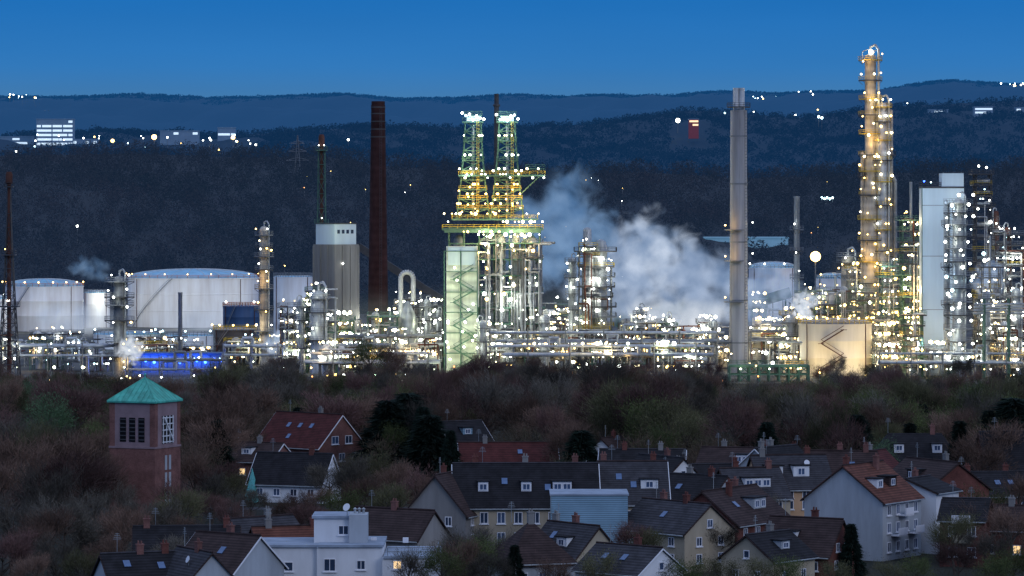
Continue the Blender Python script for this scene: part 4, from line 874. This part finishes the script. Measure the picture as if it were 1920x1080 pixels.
# white modern building
mb=thing('white_flat_roofed_building','white modern flat roofed building with penthouse in the lower foreground','building',(xx(645,468),468,0)); Y=468; s=Y/FP
X=lambda p:(p-645)*s
MB().box(X(468),X(598),-4.5,6,0,hz(1020,Y)).build('wall',MT['render_w'],mb)
MB().box(X(598)+.02,X(720),-5.2,7,0,hz(1028,Y)+.6).build('wall',MT['render_w'],mb)
MB().box(X(720)+.02,X(824),-6.5,7,0,hz(1038,Y)).build('wall',MT['render_w'],mb)
MB().box(X(464),X(600),-4.8,6.3,hz(1020,Y)+.003,hz(1017,Y)+.1).build('roof',MT['flat'],mb)
MB().box(X(600)+.03,X(722),-5.5,7.3,hz(1028,Y)+.603,hz(1028,Y)+.9).build('roof',MT['flat'],mb)
MB().box(X(722)+.03,X(828),-6.8,7.3,hz(1038,Y)+.003,hz(1038,Y)+.3).build('roof',MT['flat'],mb)
MB().box(X(590),X(664),-1.5,5,hz(1020,Y)+.3,hz(970,Y)).build('penthouse',MT['render_w'],mb)
MB().box(X(586),X(668),-1.8,5.3,hz(970,Y),hz(966,Y)+.05).build('roof',MT['flat'],mb)
MB().box(X(656),X(690),-2.4,1.5,hz(1020,Y),hz(962,Y)).build('lift_shaft',MT['render_g'],mb)
MB().lathe(0,0,[(.05,0),(.35,.08),(.5,.2)],14).build('satellite_dish',MT['frame'],mb,loc=(X(652),-1.6,hz(950,Y))).rotation_euler=(R(65),0,R(-30))
MB().tube((X(652),-1.5,hz(970,Y)),(X(652),-1.5,hz(948,Y)),.05,n=5).build('dish_pole',MT['steel'],mb)
for i in range(3): MB().lathe(X(666+i*8),-.4,[(.16,hz(962,Y)),(.14,hz(955,Y)),(.26,hz(954,Y)),(.05,hz(951,Y))],8).build('vent_cowl',MT['galv'],mb)
for px_,py_,w,h,y in((538,1056,2.1,1.2,-4.5),(622,1052,1.5,1.6,-5.2),(748,1050,1.1,1.1,-6.5),(775,1050,1.1,1.1,-6.5),(805,1050,1.1,1.1,-6.5),(645,992,1.3,1.2,-1.5),(505,1056,1.1,1.2,-4.5),(680,1052,1.1,1.2,-5.2)):
    k='warm' if px_==748 else 'pane'; f,p,q=wmesh(w,h,k); o=link('window',f,mb,(X(px_),y,hz(py_,Y))); link('pane',p,o); link('sill',q,o)
for px_ in(700,760): MB().box(X(px_)-.35,X(px_)+.35,1,1.7,hz(1028,Y)+.6,hz(1010,Y)).build('chimney',MT['frame'],mb)
rail_mesh([(X(730),-6.3),(X(822),-6.3),(X(822),2)],hz(1038,Y)+.3,1.0,closed=False).build('railing',MT['galv'],mb)
keep(462,830,962,1080,455)
# church tower
ch=thing('church_tower','square brick church tower with green copper pyramid roof','church tower',(xx(272,570),570,0),R(-24)); a=3.95
H=hz(750,570); zb=hz(838,570)
MB().box(-a,a,-a,a,0,zb).build('brick_shaft',MT['brickl'],ch)
MB().box(-a-.1,a+.1,-a-.1,a+.1,zb,zb+.3).build('string_course',MT['plaster'],ch)
MB().box(-a+.05,a-.05,-a+.05,a-.05,zb+.3,H).build('belfry',MT['plaster'],ch)
for sx in(-1,1):
    for sy in(-1,1): MB().box(min(sx*a,sx*(a-.9)),max(sx*a,sx*(a-.9)),min(sy*a,sy*(a-.9)),max(sy*a,sy*(a-.9)),zb+.302,H-.02).build('corner_pier',MT['brickl'],ch)
e=a+.3; zt=hz(708,570)
MB().add([(-e,-e,H),(e,-e,H),(e,e,H),(-e,e,H),(0,0,zt),(-e,-e,H-.25),(e,-e,H-.25),(e,e,H-.25),(-e,e,H-.25)],[(0,1,4),(1,2,4),(2,3,4),(3,0,4),(8,7,6,5),(5,6,1,0),(6,7,2,1),(7,8,3,2),(8,5,0,3)]).build('roof',MT['copper'],ch)
b=MB()
for sx in(-1,1):
    for sy in(-1,1): b.tube((sx*e,sy*e,H),(0,0,zt+.05),.09,n=4)
for k in range(-4,5):
    t=abs(k)/5; zq=H+(zt-H)*(1-t)
    b.tube((k*e/5,-e,H+.03),(k*e/5,-abs(k)*e/5,zq+.03),.05,n=3); b.tube((e,k*e/5,H+.03),(abs(k)*e/5,k*e/5,zq+.03),.05,n=3)
b.build('roof_seam',MT['copper'],ch)
MB().lathe(0,0,[(.1,zt-.1),(.1,zt+.3),(.22,zt+.45),(.05,zt+.7)],8).build('finial',MT['copper'],ch)
zc0=zb+1.0; zc1=H-2.5
for i in(-1,0,1):
    x=i*1.6
    lo=MB().box(x-.52,x+.52,-a-.02,-a+.3,zc0,zc1).build('sound_opening',MT['black'],ch)
    b=MB()
    for k in range(6): z=zc0+(zc1-zc0)*(k+.5)/6; b.box(x-.52,x+.52,-a-.1,-a-.03,z-.06,z+.1)
    b.build('louvre',MT['dark'],lo)
MB().box(a-.3,a+.02,-1.7,1.7,zc0-.3,zc1+.2).build('screen_opening',MT['black'],ch)
b=MB()
for k in range(4): y=-1.5+k*1.0; b.box(a+.03,a+.14,y-.08,y+.08,zc0-.3,zc1+.2)
for k in range(5): z=zc0-.1+k*(zc1-zc0)/4; b.box(a+.03,a+.12,-1.7,1.7,z-.08,z+.08)
b.tube((a+.2,-1.4,zc1),(a+.2,1.4,zc0),.14,n=4); b.build('tracery_screen',MT['render_w'],ch)
for z0_ in(hz(935,570),hz(900,570),hz(868,570)):
    for y in(-.9,.3): MB().box(a,a+.08,y,y+.6,z0_-.9,z0_+1.3).build('window',MT['render_g'],ch)
keep(203,342,706,925,570)
keep(700,860,735,850,650); keep(1062,1122,805,860,635); keep(1855,1925,745,850,630); keep(40,160,748,800,700); keep(1365,1520,682,722,1040)
# ============================================================ TREES
def twigs(tips,n,seed,ln=(.5,1.1),w=.05,spread=.75,up=.5):
    g=np.random.RandomState(seed); T=np.array(tips); idx=g.randint(0,len(T),n); c=T[idx]+g.normal(size=(n,3))*spread
    ctr=T.mean(0)-np.array([0,0,2.0]); d=c-ctr; d/=np.linalg.norm(d,axis=1)[:,None]+1e-6
    d=d+g.normal(size=(n,3))*.55+np.array([0,0,up]); d/=np.linalg.norm(d,axis=1)[:,None]
    l=g.uniform(*ln,n)[:,None]; sd=np.cross(d,g.normal(size=(n,3))); sd/=np.linalg.norm(sd,axis=1)[:,None]+1e-6
    return np.stack([c-sd*w,c+sd*w,c+d*l],1)
def skeleton(seed,h=10,sp=3.4,n1=8):
    rr=random.Random(seed); b=MB(); tips=[]
    base=Vector((0,0,0)); lean=Vector((rr.uniform(-.4,.4),rr.uniform(-.4,.4),h*.24)); b.tube(base,lean,.22,.17,6)
    top=Vector((lean.x*1.6,lean.y*1.6,h*.7)); b.tube(lean,top,.17,.07,5); tips.append(top+Vector((0,0,1)))
    for i in range(n1):
        t=rr.uniform(.0,.8); p=lean.lerp(top,t); a=2*PI*i/n1+rr.uniform(-.4,.4); r=sp*rr.uniform(.55,1)*(1-.4*t)
        q=p+Vector((math.cos(a)*r*.6,math.sin(a)*r*.6,h*rr.uniform(.08,.2))); b.tube(p,q,.1,.06,5)
        for j in range(4):
            a2=a+rr.uniform(-1,1); e=q+Vector((math.cos(a2)*r*.5,math.sin(a2)*r*.5,h*rr.uniform(-.02,.24))); b.tube(q,e,.055,.025,4); tips.append(e)
            for k in range(2):
                e2=e+Vector((rr.uniform(-.9,.9),rr.uniform(-.9,.9),rr.uniform(.3,1.5))); b.tube(e,e2,.03,.01,3); tips.append(e2)
    return b,tips
PROTO={}
def proto(kind,seed,mat,leaf=False,sp=3.4,n=4200):
    b,t=skeleton(seed,10,sp); tm=bpy.data.meshes.new('trunk'); tm.from_pydata(b.v,[],b.f); tm.materials.append(MT['bark'])
    tr=twigs(t,n,seed,w=.026 if not leaf else .055,ln=(.5,1.3) if not leaf else (.15,.4),spread=.5 if not leaf else .7)
    if leaf: tr=np.concatenate([tr,twigs(t,700,seed+1,w=.03)])
    tmp=tri_object('crown',tr,MT[mat]); cm=tmp.data; bpy.data.objects.remove(tmp)
    PROTO.setdefault(kind,[]).append((tm,cm))
for i,m in enumerate(['twig1','twig2','twig3','twig4','twig1','twig2','twig3','twig1']): proto('bare',200+i,m,sp=[3.6,2.4,4,3.0,2.6,4.2,3.2,3.6][i],n=[4200,3000,5000,3600,3400,5000,2600,4200][i])
for i,m in enumerate(['bud','bud','twig4']): proto('bud',230+i,m,leaf=True,n=4200)
for i in range(2): proto('green',250+i,'bud2',leaf=True,n=7000,sp=3.8)
for i in range(3):
    g=np.random.RandomState(300+i); n=8500; z=.6+9.3*(g.uniform(size=n)**.8); layer=(np.sin(z*4.2+i)*.16+.92); R0=(10-z)*.29*layer+.15
    a=g.uniform(0,2*PI,n); a+=.25*np.sin(a*7); r=R0*np.sqrt(g.uniform(.15,1,n))*(1+.18*np.sin(a*5+z*2)); c=np.stack([r*np.cos(a),r*np.sin(a),z-r*.18],1)
    d=np.stack([np.cos(a),np.sin(a),np.full(n,-.35)],1)+g.normal(size=(n,3))*.35; sd=np.cross(d,g.normal(size=(n,3))); sd/=np.linalg.norm(sd,axis=1)[:,None]
    tr=np.stack([c-sd*.09,c+sd*.09,c+d*g.uniform(.3,.75,n)[:,None]],1)
    tmp=tri_object('crown',tr,MT['needle']); cm=tmp.data; bpy.data.objects.remove(tmp)
    b=MB().tube((0,0,0),(0,0,9.6),.26,.04,6); tm=bpy.data.meshes.new('trunk'); tm.from_pydata(b.v,[],b.f); tm.materials.append(MT['bark']); PROTO.setdefault('fir',[]).append((tm,cm))
TR=random.Random(17)
INFO={'bare':'leafless_tree','bud':'budding_tree','green':'leafy_tree','fir':'conifer'}
def tree(kind,px,Y,h,label,group=None,wide=1.0,cat='tree'):
    tm,cm=TR.choice(PROTO[kind]); root=thing(INFO[kind],label,cat,(xx(px,Y),Y,0),TR.uniform(0,6.28),group); q=h/10.6; root.scale=(q*wide,q*wide,q)
    link('trunk',tm,root); link('crown',cm,root); return root
def blocked(px,Y,h,w):
    s=FP/Y; yt=400+(CH-h)*s; x0=px-w*s*.8; x1=px+w*s*.8
    for (a,b_,c,d,K) in KEEP:
        if Y<K+2 and x1>a and x0<b_ and yt<d-12 : return True
        if abs(Y-K)<9 and px>a-10 and px<b_+10: return True
    return False
cnt=0; tries=0
while cnt<280 and tries<8000:
    tries+=1; Y=590+430*TR.random()**.8; px=TR.uniform(-20,1940); ym=TR.choice([TR.uniform(668,700),TR.uniform(698,735),TR.uniform(698,735)]) if px>350 or px<180 else TR.uniform(708,740); h=min(TR.uniform(9,15.5),zz(ym,Y))
    if h<4.5 or blocked(px,Y,h,h*.34): continue
    tree('bare',px,Y,h,'leafless brown tree of the wood between houses and refinery','leafless trees of the wood before the refinery',TR.uniform(.85,1.35)); cnt+=1
cnt=0;tries=0
while cnt<90 and tries<4000:
    tries+=1; Y=620+370*TR.random(); px=TR.choice([TR.uniform(0,220),TR.uniform(0,220),TR.uniform(600,760),TR.uniform(950,1300),TR.uniform(1450,1900),TR.uniform(1450,1900),TR.uniform(0,1920)]); h=min(TR.uniform(8,14),zz(TR.uniform(698,745),Y))
    if h<4.5 or blocked(px,Y,h,h*.34): continue
    tree('bud',px,Y,h,'dull green budding tree of the wood between houses and refinery','budding trees of the wood before the refinery',TR.uniform(.9,1.2)); cnt+=1
cnt=0;tries=0
while cnt<50 and tries<3000:
    tries+=1; Y=620+300*TR.random(); px=TR.choice([TR.uniform(400,560),TR.uniform(1350,1900),TR.uniform(1350,1900),TR.uniform(680,900),TR.uniform(680,900)]); h=min(TR.uniform(9,15),zz(TR.uniform(722,790),Y))
    if h<5 or blocked(px,Y,h,h*.25): continue
    tree('fir',px,Y,h,'small dark conifer scattered in the wood before the refinery','dark conifers in the wood',1.1); cnt+=1
def bushcloud(n,seed,w=.045,ln=(.5,1.2),rx=3.2,rz=3.6):
    g=np.random.RandomState(seed); d=g.normal(size=(n,3)); d/=np.linalg.norm(d,axis=1)[:,None]
    lob=1+.35*np.sin(d[:,0]*5+seed)*np.cos(d[:,1]*4+seed*2)+.2*np.sin(d[:,2]*7+seed)
    c=d*(g.uniform(.1,1,n)**.45*lob)[:,None]*np.array([rx,rx,rz])
    d=d+g.normal(size=(n,3))*.5+np.array([0,0,.9]); d/=np.linalg.norm(d,axis=1)[:,None]; sd=np.cross(d,g.normal(size=(n,3))); sd/=np.linalg.norm(sd,axis=1)[:,None]
    return np.stack([c-sd*w,c+sd*w,c+d*g.uniform(*ln,n)[:,None]],1)
cl=[bushcloud(800,500+i,w=.04) for i in range(8)]; pos=[];scl=[]; cnt=0;tries=0
while cnt<560 and tries<9000:
    tries+=1; Y=600+430*TR.random(); px=TR.uniform(-30,1950); h=min(TR.uniform(5,10),zz(TR.uniform(708,750),Y))
    if h<3 or blocked(px,Y,h,h*.36): continue
    pos.append((xx(px,Y),Y,h*.52)); scl.append(h/8.2); cnt+=1
tag(tri_object('woodland',scatter(cl,pos,scl),MT['belt']),'dense brown understorey of leafless trees between houses and refinery','woodland',None,'stuff')
for px,yt,Y,kd,lb in [(98,750,700,'green','round pale green leafy tree left of the church tower'),(150,735,760,'green','pale green leafy tree just left behind the church tower'),(25,722,800,'green','pale green tree at the left picture edge'),(75,712,860,'green','pale green tree second from the left picture edge'),(410,720,860,'green','pale green tree right of the church tower roof'),
  (685,640,985,'bud','tall yellow green tree lit by the refinery at centre left'),(735,655,985,'bare','tall spreading bare tree beside the yellow green tree'),(905,658,985,'bare','tall bare tree at the foot of the derricks'),(1000,665,990,'bare','bare tree silhouetted under the pipe rack'),(1200,672,940,'bare','bare tree silhouetted below the middle pipe rack'),(1790,700,900,'green','large dull green tree at the right before the refinery'),(1560,700,930,'bud','dull green tree in front of the cream tank'),
  (765,728,690,'fir','broad dark evergreen at the centre, tallest of its pair'),(728,742,680,'fir','broad dark evergreen, left one of the centre pair'),(805,770,660,'fir','dark evergreen right of the centre pair'),(845,800,650,'fir','smaller dark evergreen left of the brown red roof'),(1090,800,640,'fir','rounded dark evergreen between brown red roof and white gable'),
  (1596,975,478,'fir','slim dark conifer in front of the big grey gabled house'),(1900,735,640,'fir','large dark conifer at the right picture edge'),(1800,780,620,'fir','dark conifer right of the hipped roof house'),(1855,760,640,'fir','dark conifer second from the right edge'),(1570,790,660,'fir','dark pointed conifer left of the two dormer house'),
  (965,1015,456,'fir','dark rounded evergreen at the bottom centre'),(1640,835,615,'green','pale bush like tree left of the hipped roof house')]:
    h=zz(yt,Y); tree(kd,px,Y,h,lb,None,2.0 if kd=='fir' and (px in(765,728,1090,1900,805)) else 1.2 if kd!='fir' else 1.0)
FG=[(40,830,545),(110,820,560),(-10,870,520),(75,880,500),(150,850,530),(190,880,545),(20,940,485),(120,940,482),(60,990,470),(175,985,486),(360,860,580),(395,890,550),(335,915,510),(285,940,505),(220,915,530),(320,900,545),(400,870,580),(440,890,570),(470,920,560),(395,925,545),(230,965,480),(0,1000,455),(100,1010,452),(150,1030,446),(200,1015,452),(60,1045,444),(290,990,472),(20,880,530),(350,965,500),(430,940,530),(170,930,500),(90,960,475),(225,945,505),(180,860,560),(10,820,600),(320,1010,455),
 (620,870,575),(660,860,570),(700,855,575),(745,875,565),(790,880,560),(680,900,545),(735,905,540),(560,920,560),(600,920,555),(640,920,530),(580,945,520),(535,930,535),(820,900,545),(1190,985,482),(1215,990,480),(870,990,468),(900,1010,458),(850,1020,452),(930,1000,470),(1130,1040,448),(1240,1045,450),(910,1040,448),(1790,960,485),(1850,920,520),(1915,900,530),(1830,940,500),(1895,960,488),(1850,1000,472),(1800,1020,465),(770,1035,447),(820,1030,447),(1040,1045,448),(1870,800,600),(1830,830,580),(1480,1045,450),(1660,1055,452),(1720,1045,455),(30,790,640),(90,800,620),(180,800,640),(400,790,640),(370,770,660),(430,780,690),(1905,1030,452),(1870,1045,450),(1290,1050,446),(1350,1050,448),(1420,1050,450),(1560,1055,450),(1345,985,492),(1575,940,530),(1270,880,600),(1040,890,560),(1430,930,535)]
for i,(px,yt,Y) in enumerate(FG):
    kd='bud' if (i%7==3 and px>400) or (yt>1025 and px>1100) else 'bare'
    if kd=='bare': tree(kd,px,Y,zz(yt,Y),'leafless brown tree growing among the houses in the foreground','leafless trees among the houses',1.25)
    else: tree(kd,px,Y,zz(yt,Y),'olive green budding tree growing among the houses','budding trees among the houses',1.2)
g=np.random.RandomState(8); cl=[bushcloud(220,400+i,.03,(.2,.5),1.8,1.5) for i in range(6)]; pos=[];scl=[]
for i in range(3200):
    Y=440+590*g.uniform(); px=g.uniform(-40,1960); h=g.uniform(.6,1.3) if Y>600 else g.uniform(.3,.9)
    pos.append((xx(px,Y),Y,h*1.0)); scl.append(h)
tag(tri_object('undergrowth',scatter(cl,pos,scl),MT['belt']),'low brown scrub and bushes filling the ground between trees and houses','undergrowth',None,'stuff')
g2=random.Random(4)
for i in range(30):
    px=g2.uniform(80,1900); Y=g2.uniform(960,1040); root=thing('street_lamp','small orange lamp at the edge of the wood before the refinery','street lamp',(xx(px,Y),Y,0),group='lamps along the refinery edge'); h=zz(g2.uniform(685,728),Y); h=max(3,h)
    MB().tube((0,0,0),(0,0,h),.09,n=4).build('pole',MT['steel'],root); link('lamp',lampmesh(g2.choice('oyyw'),.22),root,(0,-.1,h))
# ============================================================ world, sun, camera
w=bpy.data.worlds.new('World'); sc.world=w; w.use_nodes=True; nt=w.node_tree; N=nt.nodes; L=nt.links
bg=N['Background']; tc=N.new('ShaderNodeTexCoord'); sp=N.new('ShaderNodeSeparateXYZ'); L.new(tc.outputs['Generated'],sp.inputs[0])
cr=N.new('ShaderNodeValToRGB'); L.new(sp.outputs[2],cr.inputs['Fac']); el=cr.color_ramp.elements
el[0].position=0; el[0].color=(.06,.19,.38,1); el[1].position=1; el[1].color=(.44,.56,.87,1)
for p,c in((.031,(.050,.195,.43)),(.040,(.026,.188,.50)),(.058,(.008,.155,.485)),(.12,(.03,.16,.48)),(.35,(.33,.44,.75))):
    e_=el.new(p); e_.color=(*c,1)
sn=N.new('ShaderNodeTexNoise'); sn.inputs['Scale'].default_value=14; sn.inputs['Detail'].default_value=4
smp=N.new('ShaderNodeMapping'); smp.inputs['Scale'].default_value=(1,1,6); L.new(tc.outputs['Generated'],smp.inputs['Vector']); L.new(smp.outputs[0],sn.inputs['Vector'])
smr=N.new('ShaderNodeMapRange'); smr.inputs['To Min'].default_value=.94; smr.inputs['To Max'].default_value=1.06; L.new(sn.outputs['Fac'],smr.inputs['Value'])
L.new(cr.outputs[0],bg.inputs['Color']); L.new(smr.outputs[0],bg.inputs['Strength'])
sky=N.new('ShaderNodeTexSky'); sky.sky_type='NISHITA'; sky.sun_disc=False; sky.sun_elevation=R(1); sky.sun_rotation=R(200)
b2=N.new('ShaderNodeBackground'); b2.inputs['Strength'].default_value=.003; L.new(sky.outputs[0],b2.inputs['Color'])
ad=N.new('ShaderNodeAddShader'); L.new(bg.outputs[0],ad.inputs[0]); L.new(b2.outputs[0],ad.inputs[1]); L.new(ad.outputs[0],N['World Output'].inputs['Surface'])
sd=bpy.data.lights.new('sun','SUN'); sd.energy=.5; sd.angle=R(20); sd.color=(.88,.90,1); so=bpy.data.objects.new('sun',sd); col.objects.link(so)
so.rotation_euler=Vector((-.6,.75,-.45)).to_track_quat('-Z','Y').to_euler()
cd=bpy.data.cameras.new('camera'); co=bpy.data.objects.new('camera',cd); col.objects.link(co); co.location=(0,0,CH); co.rotation_euler=(R(90),0,0)
cd.sensor_width=36; cd.lens=36*FP/1920; cd.shift_y=-(540-HY)/1920; cd.clip_start=1; cd.clip_end=30000; sc.camera=co
sc.view_settings.view_transform='Standard'; sc.view_settings.look='None'; sc.view_settings.exposure=0
print('LIGHTS',NL[0],'OBJ',len(bpy.data.objects))
